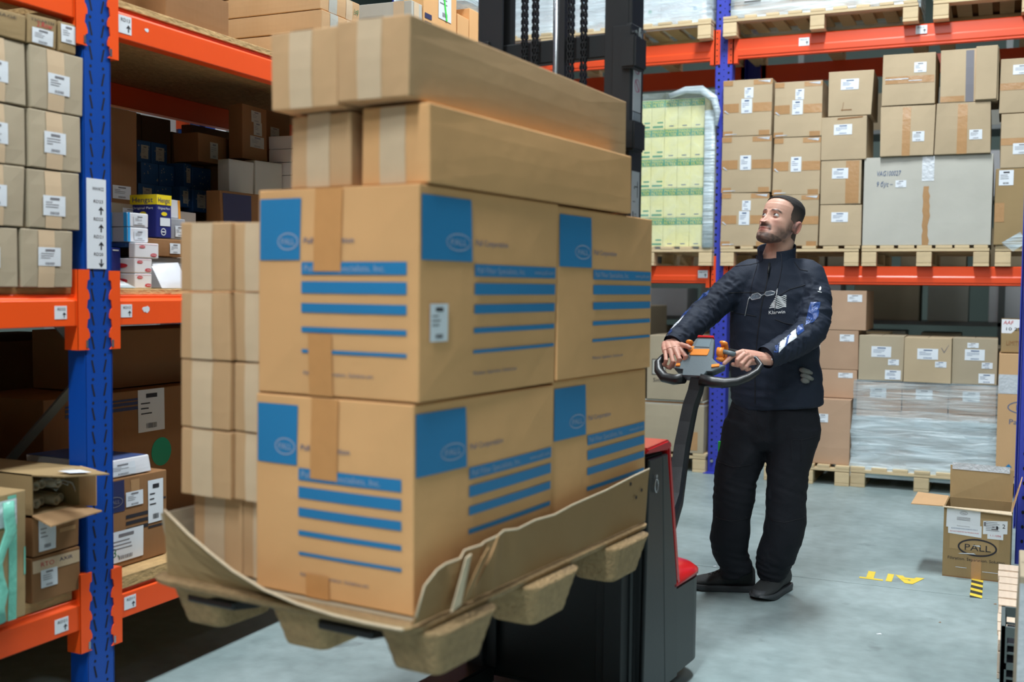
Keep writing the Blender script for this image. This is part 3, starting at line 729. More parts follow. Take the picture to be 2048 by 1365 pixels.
# padded envelope leaning at the front
M = MB(); n = 6; V = []
for s in (1, -1):
    for jz in range(n+1):
        for iy in range(n+1):
            u, v = iy/n, jz/n
            b = .009*(1-(2*u-1)**4)*(1-(2*v-1)**4)
            V.append((-2.665-0.05*v+s*b, 3.0+.14*u, S+.002+.092*v-.008*(1-u)*v))
F = []
for s in (0, 1):
    for jz in range(n):
        for iy in range(n):
            q = s*(n+1)**2+jz*(n+1)+iy; f = (q, q+1, q+n+2, q+n+1); F.append(f if s == 0 else f[::-1])
o = M.add(V, F).build('padded_envelope', mat('padded_foil', srgb(214, 216, 222), rough=.35, bump=.2, bscale=30), smooth=True)
tag(o, 'white padded envelope leaning at the shelf front beside the red and white boxes', 'envelope')
o = MB().add([(-2.63, 2.73, S+.004), (-2.66, 2.79, S+.03), (-2.70, 2.86, S+.012), (-2.64, 2.85, S+.003), (-2.66, 2.76, S+.001)], [(0, 1, 4), (1, 2, 3), (0, 4, 3), (1, 3, 4)]).build('crumpled_film', FILMD)
tag(o, 'crumpled scrap of clear film lying by the beam connector', 'film')
o = lcart('carton', 'beige flat carton with a white top label behind the cyan boxes', 'box', -2.86, 2.93, 3.11, 1.372, 1.672, 0.15, CARDG, seed=51)
paper(o, 'r', .09, .25, .16, .285, 2)
# through the gap at the back: goods standing in the aisle behind
o = carton('carton', 'bright white carton seen through the gap at the back of the bay', 'box', -5.25, 5.6, 2.262, .40, .5, .42, WHITEC, seed=52)
paper(o, 'f', .29, .05, .35, .13, 2)
o2 = empty('far_rack_corner', (-4.80, 5.6, 0), 0, 'orange beam end on a blue post seen through the gap at the back', 'rack')
MB().box(-.035, 0, 0, .06, .09, 3.2).build('upright_post', BLUE, o2); MB().box(-.045, -.01, 2.375, .06, -.002, 2.62).build('beam_connector', ORANGE, o2)
o2 = MB().box(-5.9, 5.5, 0, -4.9, 6.3, 2.255).build('far_cabinet', WHITEC); tag(o2, 'pale cabinet in the next aisle under the bright carton', 'cabinet')

# low level, right of the upright
o = lcart('carton', 'brown carton with navy logo square, striped print and three labels on the OSB', 'box', -2.68, 2.74, 3.035, 0.4335, 0.735, 0.42, CARDD, seed=55, j=.003)
decal(o, 'r', g_rect(.0, .19, .09, .295), PNAVY, 'navy_square', off=.001); decal(o, 'r', g_ring(.045, .225, .036, .018, .0025), INKG, 'oval_logo', off=.002); decal(o, 'r', g_text('PALL', .022, .219, .012, width=.045), INKG, 'logo_lettering', off=.002)
decal(o, 'r', g_join(*[g_rect(.095, .16-.022*i, .2, .172-.022*i) for i in range(3)], g_rect(.2, .107, .29, .115), g_rect(.27, .2, .29, .207)), INK, 'printed_stripes', off=.001)
decal(o, 'r', g_rect(.12, .02, .16, .29), TAPEB, 'tape', off=.0012)
paper(o, 'r', .095, .20, .175, .25, 3, off=.0024); paper(o, 'r', .20, .125, .275, .275, 4, ink=INK); paper(o, 'r', .01, .02, .175, .125, 5, off=.0024); decal(o, 'r', g_text('3,', .03, .04, .03), mat('ink_green', srgb(20, 120, 80)), 'green_scrawl', off=.003)
o = lcart('flat_box', 'flat white box with blue lid and printed edge lying on the navy logo carton', 'box', -2.69, 2.74, 2.965, 0.7375, 0.80, 0.34, WHITEC, seed=56, j=.006, slot='')
decal(o, 't', g_grid(.0, .0, .335, .22, 2, 2), mat('blue_lid', srgb(60, 80, 130)), 'lid', off=.001); paper(o, 'r', .03, .005, .15, .05, 8)
o = lcart('carton', 'huge dark brown carton with a round green sticker behind the small cartons', 'box', -3.12, 2.9, 4.1, 0.4335, 0.965, 0.42, CARDD, seed=57)
decal(o, 'r', g_disc(.60, .27, .058), TEAL, 'green_sticker'); paper(o, 'r', .47, .36, .62, .53, 4, ink=INK); paper(o, 'r', .2, .38, .33, .46, 5)
decal(o, 'r', g_join(g_rect(.1, .455, .47, .468), g_rect(.1, .475, .47, .487), g_rect(.1, .492, .47, .50)), PNAVY, 'printed_band', off=.001)

# top level of the left rack
T = 2.294
def tcart(label, x0, x1, y0, y1, z1, m, z0=T, **k): return carton('carton', label, 'box', x0, y0, z0, x1-x0, y1-y0, z1-z0, m, **k)
tcart('dark brown carton on the top left shelf beside the long stacked cartons', -2.90, -2.66, 3.02, 3.36, 2.44, CARDD, seed=61)
tcart('dark brown carton with a white label resting on the top left shelf carton', -2.92, -2.66, 3.03, 3.36, 2.56, CARDD, z0=2.443, seed=62)
for i, (z0, z1) in enumerate(((T, 2.372), (2.374, 2.452), (2.454, 2.54), (2.542, 2.63))):
    o = tcart('long tan carton %s in the stack on the top left shelf' % ('lowest', 'second', 'third', 'topmost')[i], -3.35, -2.625-.004*(i % 2), 3.92, 4.20+.02*(i % 2), z1, CARDL, z0=z0, seed=64+i)
    H = z1-z0
    tape(o, 'r', .06, .001, .12, H-.001, CARDE); tape(o, 'r', .19, .001, .24, H-.001, TAPE)
    if i == 3: decal(o, 'r', g_text('1=9', .245, .03, .03, width=.04, shear=.3), mat('ink_green', srgb(20, 120, 80)), 'green_writing', off=.002)
for i, (y0, y1, z1, m_, lb, xl) in enumerate(((4.66, 4.765, 2.755, CARDE, 'greyish carton with a taped end behind the long stack on the top shelf', -2.93), (4.775, 5.13, 3.0, CARDO, 'tan carton with navy print and a label struck through in bright green', -2.72),
        (5.14, 5.27, 2.80, CARDO, 'upper narrow tan carton nearest the mast on the top shelf', -3.2), (5.28, 5.50, 2.86, CARDO, 'tan carton half hidden by the mast on the top shelf', -3.2))):
    o = tcart(lb, xl, -2.61, y0, y1, z1, m_, seed=70+i)
    W = y1-y0; H = z1-T
    if i == 1:
        decal(o, 'r', g_join(g_rect(.01, H-.30, .08, H-.275), g_rect(.01, H-.335, .08, H-.315), g_text('A', .02, H-.2, .05)), PNAVY, 'navy_print')
        paper(o, 'r', .15, H-.27, .29, H-.09, 5)
        decal(o, 'r', g_poly([(.185, H-.10), (.200, H-.10), (.245, H-.27), (.230, H-.27)]), BRGREEN, 'green_stroke', off=.004)
    if i == 0: tape(o, 'f', .22, 0, .28, H, TAPE); tape(o, 'r', .02, .001, .07, H-.001, TAPE)
o = carton('film_bundle', 'bundle of clear film resting on the top shelf cartons by the mast', 'film', -3.0, 5.15, 2.87, .36, .33, .10, FILMD, bulge=.03, j=.02, seed=77, slot='')

# ================================================================== WOODEN PALLETS
def pallet(label, x, y, z, w, d, rz=0.0, nb=7, m=None, group=None):
    """wooden pallet; deck boards run front to back, its front edge is w wide"""
    m = m or WOOD
    t = empty('wooden_pallet', (x, y, z), rz, label, 'pallet', group)
    R = random.Random(label)
    db = None
    bw = 0.098; H = .144
    for i in range(nb):
        xx = i*(w-bw)/(nb-1)
        a = MB().box(0, 0, 0, bw+R.uniform(-.012, .01), d, .02).build('deck_board', m, t, bevel=.0015, loc=(xx, R.uniform(-.003, .003), H-.02))
    for k in range(3):
        yy = k*(d-.1)/2
        MB().box(0, 0, 0, w, .1, .02).build('stringer_board', m, t, bevel=.0015, loc=(0, yy, H-.041))
        for i in range(3):
            MB().box(0, 0, 0, .1, .1, .077).build('block', m, t, bevel=.003, loc=(i*(w-.1)/2, yy, .0215))
    for i in range(3):
        MB().box(0, 0, 0, .1, d, .02).build('bottom_board', m, t, bevel=.0015, loc=(i*(w-.1)/2, 0, 0.0005))
    return t
BZ1, BZ2 = 1.566, 3.246
pallet('pallet under the two columns of square labelled cartons in the back rack', -1.925, 8.14, BZ1, .99, 1.2)
pallet('pallet under the huge grey carton in the back rack', -0.915, 8.14, BZ1, .83, 1.2)
pallet('pallet under the yellow filter boxes', -2.975, 8.12, BZ1, .99, 1.2)
pallet('pallet at the right picture edge of the middle level', -0.05, 8.16, BZ1, .85, 1.2)
pallet('upper level pallet right of the violet upright carrying wrapped cartons', -1.93, 8.10, BZ2, 1.35, 1.2, nb=9)
pallet('upper level pallet at the top right corner under wrapped board', -0.485, 8.10, BZ2, 1.2, 1.2, nb=9)
pallet('upper level pallet left of the violet upright behind the mast', -3.19, 8.10, BZ2, 1.17, 1.2, nb=8)
pallet('floor pallet under the two big cartons behind the tiller', -3.0, 8.15, 0, .99, 1.0)
pallet('floor pallet under the pinkish carton behind the worker', -1.55, 8.05, 0, .60, 1.0, nb=5)
pallet('floor pallet under the film wrapped silver load', -0.945, 8.07, 0, .95, 1.0)

# ================================================================== BACK RACK CONTENTS
def bcart(name, label, x0, x1, z0, z1, m=None, Y=8.15, dep=.42, cat='box', **k):
    return carton(name, label, cat, x0, Y, z0, x1-x0, dep, z1-z0, m or CARD, **k)
P1 = BZ1+.1455
sq = [(-1.925, -1.572, P1, 2.103), (-1.925, -1.567, 2.106, 2.518), (-1.928, -1.570, 2.522, 2.932)]
sq2 = [(-1.546, -1.220, P1, 2.078), (-1.549, -1.214, 2.081, 2.494), (-1.553, -1.212, 2.498, 2.898)]
wn = ('lowest', 'middle', 'top')
for col, S3 in enumerate((sq, sq2)):
    for i, (a, b, c, d) in enumerate(S3):
        o = bcart('carton', 'square taped tan carton, %s of the %s column right of the violet upright' % (wn[i], ('left', 'right')[col]), a, b, c, d, CARD, group='square cartons in film', seed=200+col*5+i, bulge=.006, j=.005)
        W, H = b-a, d-c
        tape(o, 'f', .0, H*.42, W*.33, H*.58, TAPEB); tape(o, 'f', W*.62, H*.42, W, H*.58, TAPEB)
        tape(o, 'f', 0, H*.9, W*.2, H*.99, TAPEB); tape(o, 'f', W*.62, H*.9, W, H*.99, TAPEB); tape(o, 'f', W*.0, .0, W*.2, H*.09, TAPEB); tape(o, 'f', W*.75, .0, W*.97, H*.09, TAPEB)
        paper(o, 'f', W*.38, H*.40, W*.60, H*.66, i, ink=PTEXT)
        if (col, i) not in ((0, 1), (1, 1)): paper(o, 'f', W*.44, H*.67, W*.62, H*.86, i+7, ink=PTEXT)
        decal(o, 'f', g_join(g_poly([(W*.03, H*.02), (W*.3, H*.03), (W*.28, H*.04), (W*.05, H*.045)]), g_poly([(W*.7, H*.97), (W*.95, H*.93), (W*.97, H*.98)]), g_poly([(W*.02, H*.45), (W*.1, H*.40), (W*.12, H*.41), (W*.04, H*.47)])), TAPEW, 'film_glint', off=.003)
dd = [(-1.212, -.925, P1, 2.003), (-1.212, -.930, 2.006, 2.317), (-1.210, -.899, 2.320, 2.626), (-1.172, -.870, 2.630, 2.947)]
dn = ('lowest', 'second up', 'third up', 'topmost')
for i, (a, b, c, d) in enumerate(dd):
    o = bcart('carton', 'plain tan carton with one label, %s in the narrow column beside the huge one' % dn[i], a, b, c, d, CARD, group='narrow column of tan cartons', seed=230+i, bulge=.005, j=.008 if i == 3 else .004, Y=8.14)
    W, H = b-a, d-c
    paper(o, 'f', W*.28, H*.58, W*.68, H*.82, i, ink=PTEXT)
    if i == 1: tape(o, 'f', W*.62, .005, W*.95, H*.98, TAPEB)
    if i == 3: decal(o, 'f', g_join(g_rect(W*.3, H*.12, W*.55, H*.14), g_poly([(W*.35, H*.3), (W*.36, H*.3), (W*.33, H*.1), (W*.32, H*.1)])), CARDD, 'crease')
    if i == 2: decal(o, 'f', g_poly([(W*.35, H*.93), (W*.9, H*.96), (W*.92, H*.99), (W*.36, H*.97)]), CARDD, 'torn_edge')
o = bcart('huge_carton', 'huge grey-tan carton on its own pallet with blue handwriting and taped seam', -.916, -.080, P1, 2.327, CARDE, dep=.95, seed=240, bulge=.006)
W, H = .836, 2.327-P1
decal(o, 'f', g_grid(W*.46, H*.72, W*.555, H*.995, 3, 4), TAPEW, 'tape'); 
R = random.Random(9)
L_ = [(W*.475+R.uniform(-.004, .004), H*(i/12)*.66) for i in range(13)]; Rr = [(W*.525+R.uniform(-.01, .008), H*(i/12)*.66) for i in range(13)]
vs = [p for a, b in zip(L_, Rr) for p in (a, b)]
decal(o, 'f', (vs, [(2*i, 2*i+1, 2*i+3, 2*i+2) for i in range(12)]), TAPEB, 'torn_tape')
decal(o, 'f', g_join(g_text('VAG100027', W*.10, H*.79, .035, width=.16, shear=.2), g_text('9 буc –', W*.10, H*.67, .035, width=.11, shear=.2)), PTEXT, 'handwriting', off=.002)
paper(o, 'f', W*.255, H*.655, W*.34, H*.735, 3)
el = [('e2', -.811, -.457, 2.330, 2.676, 'lower left'), ('e1', -.801, -.454, 2.680, 3.029, 'upper left'), ('f2', -.448, -.100, 2.330, 2.674, 'lower right'), ('f1', -.423, -.060, 2.678, 3.035, 'upper right, split open and folded')]
for k_, a, b, c, d, n_ in el:
    o = bcart('carton', 'taped tan carton on the huge one, %s of four' % n_, a, b, c, d, CARD, group='four cartons on the huge carton', seed=hash_ if False else len(k_)+int(-a*1000), bulge=.006, j=.006, Y=8.12)
    W, H = b-a, d-c
    if k_ == 'e1': tape(o, 'f', .02, H*.42, W*.98, H*.56, TAPEB); decal(o, 'f', g_join(g_rect(.02, H*.5, W*.5, H*.52), g_rect(W*.5, H*.46, W*.75, H*.475)), TAPEW, 'film_glint', off=.003); paper(o, 'f', W*.6, H*.62, W*.83, H*.82, 4)
    if k_ == 'e2': tape(o, 'f', W*.41, .0, W*.56, H*.97, TAPEB); paper(o, 'f', W*.6, H*.28, W*.82, H*.48, 5)
    if k_ == 'f2': tape(o, 'f', W*.40, .0, W*.58, H*.97, TAPEB); paper(o, 'f', W*.62, H*.27, W*.85, H*.46, 6)
    if k_ == 'f1':
        decal(o, 'f', g_grid(W*.44, 0, W*.58, H*.97, 2, 3), INKG, 'open_split'); tape(o, 'f', W*.60, H*.03, W*.66, H, TAPEB); tape(o, 'f', 0, 0.005, W*.42, H*.12, TAPEB)
        paper(o, 'f', W*.68, H*.55, W*.86, H*.74, 7); decal(o, 'f', g_text('2', W*.74, H*.42, .035), INK, 'handwriting')
        MB().box(W*.60, -.02, H*.02, W*.97, -.008, H*1.02).build('flap', CARD, o, bevel=.003)
gl = [('lower', P1, 2.222, -.063, .34), ('middle', 2.225, 2.588, -.036, .34), ('top', 2.592, 2.953, -.050, .34)]
for n_, c, d, a, b in gl:
    o = bcart('carton', '%s tan carton of the column cut by the right picture edge' % n_, a, b, c, d, CARDB if n_ == 'lower' else CARD, group='column at the right edge', seed=int(c*100), bulge=.006, Y=8.14)
    W, H = b-a, d-c
    if n_ == 'lower': paper(o, 'f', .02, H*.78, .11, H*.98, 5, ink=INK); tape(o, 'f', .0, H*.3, .06, H*.55, TAPEB)
    else: paper(o, 'f', .075, H*(.25 if n_ == 'middle' else .7), .2, H*(.45 if n_ == 'middle' else .88), 6); tape(o, 'f', .0, H*.42, W, H*.55, TAPEB)
lcart('carton', 'plain tan carton filling the right end of the column row', 'box', .62, 8.14, 8.5, P1, 2.3, .25, CARD, seed=3)

# yellow filter boxes: eight across, five high
for r_ in range(5):
    for c in range(8):
        x0 = -2.068-.1025*(c+1)+.0; z0 = P1+.2225*r_
        o = bcart('filter_box', 'yellow filter box with green banner, %s row, %s from the wrapped right edge' % (('bottom', 'second', 'third', 'fourth', 'top')[r_], ('first', 'second', 'third', 'fourth', 'fifth', 'sixth', 'seventh', 'eighth')[c]),
                  x0, x0+.101, z0, z0+.2215, YELBOX, Y=8.16, dep=.3, group='yellow filter boxes', seed=300+r_*8+c, j=.0012, bulge=0, slot='')
        decal(o, 'f', g_rect(0, .165, .101, .218), GREEN, 'green_banner', off=.001)
        decal(o, 'f', g_join(g_text('MANN', .007, .193, .020, width=.086), g_text('FILTER', .007, .169, .020, width=.086)), YELTX, 'banner_lettering', off=.002)
        decal(o, 'f', g_rect(.035, .018, .07, .024) if c < 3 else g_join(g_rect(.01, .012, .09, .025), g_rect(.045, .045, .09, .055)), PTEXT if c < 3 else GREEN, 'small_print')
MB_ = MB()
def film_shell(name, label, x0, x1, y0, y1, z0, z1, m, bul=.015, wr=.006, seed=0, flare=0.0, sag=0.0):
    """stretch film drawn round a load: wrinkled open-bottomed shell"""
    nx, ny, nz = 14, 8, 16
    loop = [(x0+(x1-x0)*i/nx, y0) for i in range(nx)]+[(x1, y0+(y1-y0)*i/ny) for i in range(ny)]+[(x1-(x1-x0)*i/nx, y1) for i in range(nx)]+[(x0, y1-(y1-y0)*i/ny) for i in range(ny)]
    cx, cy = (x0+x1)/2, (y0+y1)/2; n = len(loop); rings = []
    for k in range(nz+1):
        t = k/nz; z = z0+(z1-z0)*t; ring = []
        for (px, py) in loop:
            e = 1+flare*(1-t)**3
            nn = noise.noise(Vector((px*3+seed, py*3, z*22)))*wr+noise.noise(Vector((px*9, py*9+seed, z*9)))*wr*.6
            dx, dy = (px-cx), (py-cy)
            sx = (1 if dx > 0 else -1) if abs(abs(dx)-(x1-x0)/2) < 1e-4 else 0
            sy = (1 if dy > 0 else -1) if abs(abs(dy)-(y1-y0)/2) < 1e-4 else 0
            ring.append((cx+dx*e+sx*(bul*.5+nn), cy+dy*e+sy*(bul*.5+nn), z+(sag*(px-x0)/(x1-x0) if k == 0 else 0)))
        rings.append(ring)
    M = MB().loft(rings, caps=False)
    top = rings[-1]; M.add(top+[(cx, cy, z1+.004)], [(i, (i+1) % n, n) for i in range(n)])
    o = M.build(name, m, smooth=True)
    return tag(o, label, 'film')
film_shell('stretch_film', 'clear film drawn round the yellow filter boxes, bunched at the top right', -2.90, -1.985, 8.13, 8.6, P1-.03, 2.87, FILML, seed=3)
o = MB().tube([(-2.02, 8.13, 2.72), (-2.018, 8.128, 2.3), (-2.022, 8.13, 1.95), (-2.02, 8.12, 1.70)], [(.014, .042)]*4, 12).build('film_roll', None or FILMD, smooth=True)
tag(o, 'ribbed silvery column of film and board at the right of the yellow boxes', 'film')
o = bcart('corner_board', 'grey-brown corner board column wrapped in film beside the violet upright', -2.064, -1.985, P1, 2.72, CARDG, Y=8.15, dep=.4, cat='board', seed=9)
M = MB(); R = random.Random(12); pts = [(-2.33, 8.12, 2.84), (-2.2, 8.1, 2.875), (-2.08, 8.1, 2.87), (-1.985, 8.09, 2.80), (-1.955, 8.09, 2.70), (-1.965, 8.1, 2.60)]
o = M.tube(pts, [(.012, .02), (.022, .026), (.03, .032), (.03, .030), (.022, .024), (.008, .010)], 10).build('film_hood', FILMD, smooth=True); tag(o, 'bunched hood of clear film hanging off the yellow load', 'film')
# wrapped loads on the upper level
for i in range(3):
    for k in range(3):
        bcart('carton', 'wrapped tan carton right of the violet upright, upper level, %s row, %s from left' % (('bottom', 'middle', 'top')[k], ORD[i]), -1.865+.43*i, -1.44+.43*i, BZ2+.146+.3*k, BZ2+.444+.3*k, CARDL, group='film wrapped upper cartons', Y=8.16, seed=400+i*3+k)
film_shell('stretch_film', 'silvery film wrapped round the upper cartons right of the violet upright', -1.875, -.575, 8.14, 8.62, BZ2+.10, BZ2+1.06, FILMD, seed=8)
a = MB().box(-1.78, 8.124, BZ2+.25, -1.66, 8.128, BZ2+.34).build('paper_sheet', PAPER); tag(a, 'white label stuck on the wrapped cartons of the upper right pallet', 'label')
for k in range(14):
    o = MB().box(-.475, 8.15, BZ2+.146+.024*k, .6, 8.9, BZ2+.168+.024*k).build('board_sheet', CARDE if k % 2 else CARDD); tag(o, 'board sheet under film at the top right corner, %s from the bottom' % ORD[k], 'board', 'stacked board sheets at the top right')
film_shell('stretch_film', 'film wrapped round the stacked boards at the top right corner', -.485, .61, 8.13, 8.92, BZ2+.13, BZ2+.5, FILM, seed=5)
for i in range(3):
    for k in range(3):
        o = bcart('carton', 'white printed carton inside pale film behind the mast, %s row, %s' % (('bottom', 'middle', 'top')[k], ('left', 'centre', 'right')[i]), -3.12+.35*i, -2.775+.35*i, BZ2+.146+.32*k, BZ2+.464+.32*k, WHITEC, group='white cartons behind the mast', Y=8.17, seed=420+i*3+k)
        decal(o, 'f', g_join(g_disc(.08, .22, .02, n=7), g_disc(.26, .1, .016, n=7)), GREEN if (i+k) % 2 else PBLUE, 'small_logo')
film_shell('stretch_film', 'pale film wrapped round the white cartons behind the mast', -3.15, -2.03, 8.13, 8.7, BZ2+.09, BZ2+1.12, film_mat('stretch_film_pale', .55, (3, 3, 12)), seed=11)
# further left upper load seen between the mast rails
for i in range(3):
    for k in range(3):
        bcart('carton', 'white wrapped carton between the mast rails, %s row, %s' % (('bottom', 'middle', 'top')[k], ('left', 'centre', 'right')[i]), -4.42+.38*i, -4.045+.38*i, BZ2+.146+.32*k, BZ2+.464+.32*k, WHITEC, group='white wrapped cartons between mast rails', Y=8.17, seed=440+i*3+k)
film_shell('stretch_film', 'glossy film round the white load seen between the mast rails', -4.45, -3.26, 8.13, 8.7, BZ2+.09, BZ2+1.12, film_mat('stretch_film_pale', .55), seed=12)
pallet('upper level pallet seen between the mast rails', -4.45, 8.10, BZ2, 1.17, 1.2, nb=8)

# ground level of the back rack
G0 = .1455
o = bcart('big_carton', 'big plain tan carton on the floor pallet behind the tiller', -2.53, -2.025, G0, .503, CARDG, dep=.6, seed=500, bulge=.008)
tape(o, 'f', .38, .02, .46, .16, TAPEB)
for k in range(3):
    M = MB().box(-2.50, 8.16, .505+.012*k, -2.03, 8.7, .514+.012*k).build('card_sheet', CARDD if k % 2 else CARDE); tag(M, '%s thin card sheet between the two big cartons behind the tiller' % ('lowest', 'middle', 'topmost')[k], 'board', 'card sheets between the big cartons')
o = bcart('big_carton', 'big tan carton with a black printed figure behind the tiller', -2.479, -2.042, .5415, 1.034, CARDG, dep=.55, seed=501, bulge=.008)
decal(o, 'f', g_rect(.04, .19, .15, .31), CARDE, 'printed_panel', off=.001); decal(o, 'f', g_join(g_rect(.04, .305, .15, .31), g_rect(.04, .19, .15, .195), g_rect(.04, .19, .045, .31), g_rect(.145, .19, .15, .31), g_poly([(.07, .29), (.12, .29), (.10, .22), (.09, .22)])), INK, 'printed_figure', off=.002)
decal(o, 'f', g_text('Simeco', .05, .135, .03, width=.13), INK, 'lettering')
o = bcart('big_carton', 'big carton standing behind the near pallet load at the left of the pair', -2.98, -2.545, G0, .92, CARDG, dep=.5, seed=502)
names3 = ('lowest', 'middle', 'upper')
o = bcart('peach_carton', 'large pinkish carton with one white label standing behind the worker', -1.52, -.958, G0, .612, CARDP, dep=.55, seed=505, bulge=.01, Y=8.1)
paper(o, 'f', .335, .30, .41, .36, 2)
for i, (a, b, c, d) in enumerate(((-1.49, -.933, .616, .819), (-1.49, -.926, .822, 1.104), (-1.50, -.880, 1.107, 1.392))):
    o = bcart('carton', 'brown carton in shade behind the worker, %s of three' % names3[i], a, b, c, d, CARDP, dep=.5, group='brown cartons behind the worker', seed=506+i, Y=8.2)
    W, H = b-a, d-c
    paper(o, 'f', W-.36, H*.75, W-.27, H*.9, 3); paper(o, 'f', W-.13, H*.72, W-.03, H*.9, 4); paper(o, 'f', W-.33, H*.45, W-.27, H*.62, 5) if i == 1 else None
for i, (a, b, c, d) in enumerate(((-.92, -.616, .7575, 1.076), (-.609, -.301, .7575, 1.071), (-.298, -.013, .7575, 1.073))):
    o = bcart('carton', 'tan carton with three white labels, %s of the row on the silver wrapped load' % ('left', 'middle', 'right')[i], a, b, c, d, CARD if i == 1 else CARDG, dep=.40, group='row on the wrapped load', seed=510+i, Y=8.14 if i == 1 else 8.17)
    W, H = b-a, d-c
    paper(o, 'f', W*.28, H*.52, W*.72, H*.76, i, ink=PTEXT); paper(o, 'f', W*.66, H*.35, W*.9, H*.48, i+3, ink=PTEXT)
    if i != 1: paper(o, 'f', W*.6, H*.03, W*.95, H*.24, i+5, ink=PTEXT)
    if i == 1: decal(o, 'f', g_poly([(W*.78, H*.78), (W*.79, H*.79), (W*.845, H*.7), (W*.94, H*.86), (W*.945, H*.855), (W*.845, H*.67)]), INKG, 'pencil_tick')
    if i == 2: paper(o, 'f', W*.33, H*.79, W*.58, H*.90, 3)
for i in range(3):
    for k in range(3):
        o = bcart('carton', 'carton inside the silver film on the floor pallet, %s row, %s' % (names3[k], ('left', 'centre', 'right')[i]), -.925+.305*i, -.622+.305*i, G0+.2*k, G0+.2*k+.198, CARDP, dep=.5, group='cartons inside the silver film', seed=520+i*3+k, Y=8.17)
        paper(o, 'f', .09, .09, .2, .16, k); 
        if k < 2: decal(o, 'f', g_ring(.05, .05, .015, .015, .003, 10), INKG, 'recycling_mark')
film_shell('stretch_film', 'dense silvery film wrapped round the floor load behind the aisle, flared at its foot', -.935, -.002, 8.12, 8.75, .075, .757, FILM, seed=21, flare=.03, wr=.009)
film_shell('stretch_film', 'whiter extra layer of film round the lower half of the silver load', -.942, .005, 8.112, 8.757, .07, .50, film_mat('stretch_film_white', .8, (1.2, 1.2, 10)), seed=23, flare=.03, wr=.008)
o = bcart('carton', 'upper carton at the right edge with red and black print under the rear beam', .004, .34, .985, 1.21, CARDB, dep=.4, seed=530)
decal(o, 'f', g_rect(0, .13, .336, .225), WHITEC, 'white_panel', off=.001); decal(o, 'f', g_text('AAF', .01, .19, .025, width=.06, shear=.2), INKR, 'red_lettering', off=.002); decal(o, 'f', g_text('10 25', .02, .15, .02, width=.1), INK, 'black_lettering', off=.002)
decal(o, 'f', g_text('LIMITED CARTON', .03, .05, .03, width=.25), CARDD, 'lettering', off=.002)
o = bcart('tall_carton', 'tall tan carton with blue oval logo, right edge at floor level', -.005, .42, .15, .98, CARDL, dep=.4, seed=531, Y=8.1)
decal(o, 'f', g_grid(.0, .56, .42, .69, 3, 2), TAPEW, 'tape'); decal(o, 'f', g_ring(.17, .47, .11, .045, .007), PTEXT, 'oval_logo', off=.001); decal(o, 'f', g_text('PALL', .11, .45, .04, width=.13), PTEXT, 'logo_lettering'); decal(o, 'f', g_text('Pall Filtration', .07, .355, .035, width=.3), PTEXT, 'lettering'); decal(o, 'f', g_arrow(.08, .06, .05), PBLUE, 'blue_arrow')
pallet('floor pallet at the right edge under the tall logo carton', -.005, 8.1, 0, .8, 1.0)

# deep inside and beyond the back rack
o = bcart('white_roll', 'white boxed roll lying high under the top beam of the back rack', -1.62, -1.30, 3.02, 3.10, WHITEC, Y=9.05, dep=.1, seed=540) if False else None
def bg(name, label, cat, x0, x1, y0, y1, z0, z1, m, **k):
    o = MB().box(x0, y0, z0, x1, y1, z1).build(name, m, bevel=.006); return tag(o, label, cat, **k)
for i, (x0, x1, z1, m_) in enumerate(((-4.6, -3.7, 1.3, CARDD), (-3.55, -3.2, 1.22, CARDG), (-2.95, -2.75, .95, CARDD), (-1.35, -.95, 1.0, CARDB), (-.55, .1, .9, CARDG))):
    bg('stored_carton', ('wide dark carton far behind the back rack, left', 'pale carton far behind the tiller', 'dark carton behind the rear upright by the worker sleeve', 'olive carton far behind the worker', 'grey-tan carton far behind the wrapped load')[i], 'box', x0, x1, 10.6, 11.2, 0, z1, m_)
far = empty('far_shelving', (0, 11.9, 0), 0, 'grey metal shelving with pale boxes standing behind the back rack', 'shelving')
for x in (-6.0, -4.0, -2.0, 0.0, 2.0): MB().box(x-.03, 0, 0, x+.03, .6, 4.4).build('post', GALV, far)
for z in (.5, 1.05, 1.6, 2.3, 3.0, 3.7): MB().box(-6, 0, z, 2, .6, z+.04).build('shelf', GALV, far)
R = random.Random(77)
for z in (.54, 1.09, 1.64, 2.34, 3.04):
    x = -5.9
    q_ = 0
    while x < 1.8:
        w = R.uniform(.35, .7); h = R.uniform(.3, .46)
        m_ = R.choice([WHITEC, CARDG, CARDE, CARD, CYANC if x > -3 and x < -2.4 else CARDE])
        o = MB().box(x, 11.93, z, x+w, 12.4, z+h).build('stored_box', m_, bevel=.005)
        tag(o, 'stored box on the %s far shelf, %s from the left' % ({.54: 'lowest', 1.09: 'second', 1.64: 'third', 2.34: 'fourth', 3.04: 'highest'}[z], ORD[q_]), 'box', 'boxes on the far shelving'); q_ += 1; x += w+R.uniform(.03, .2)

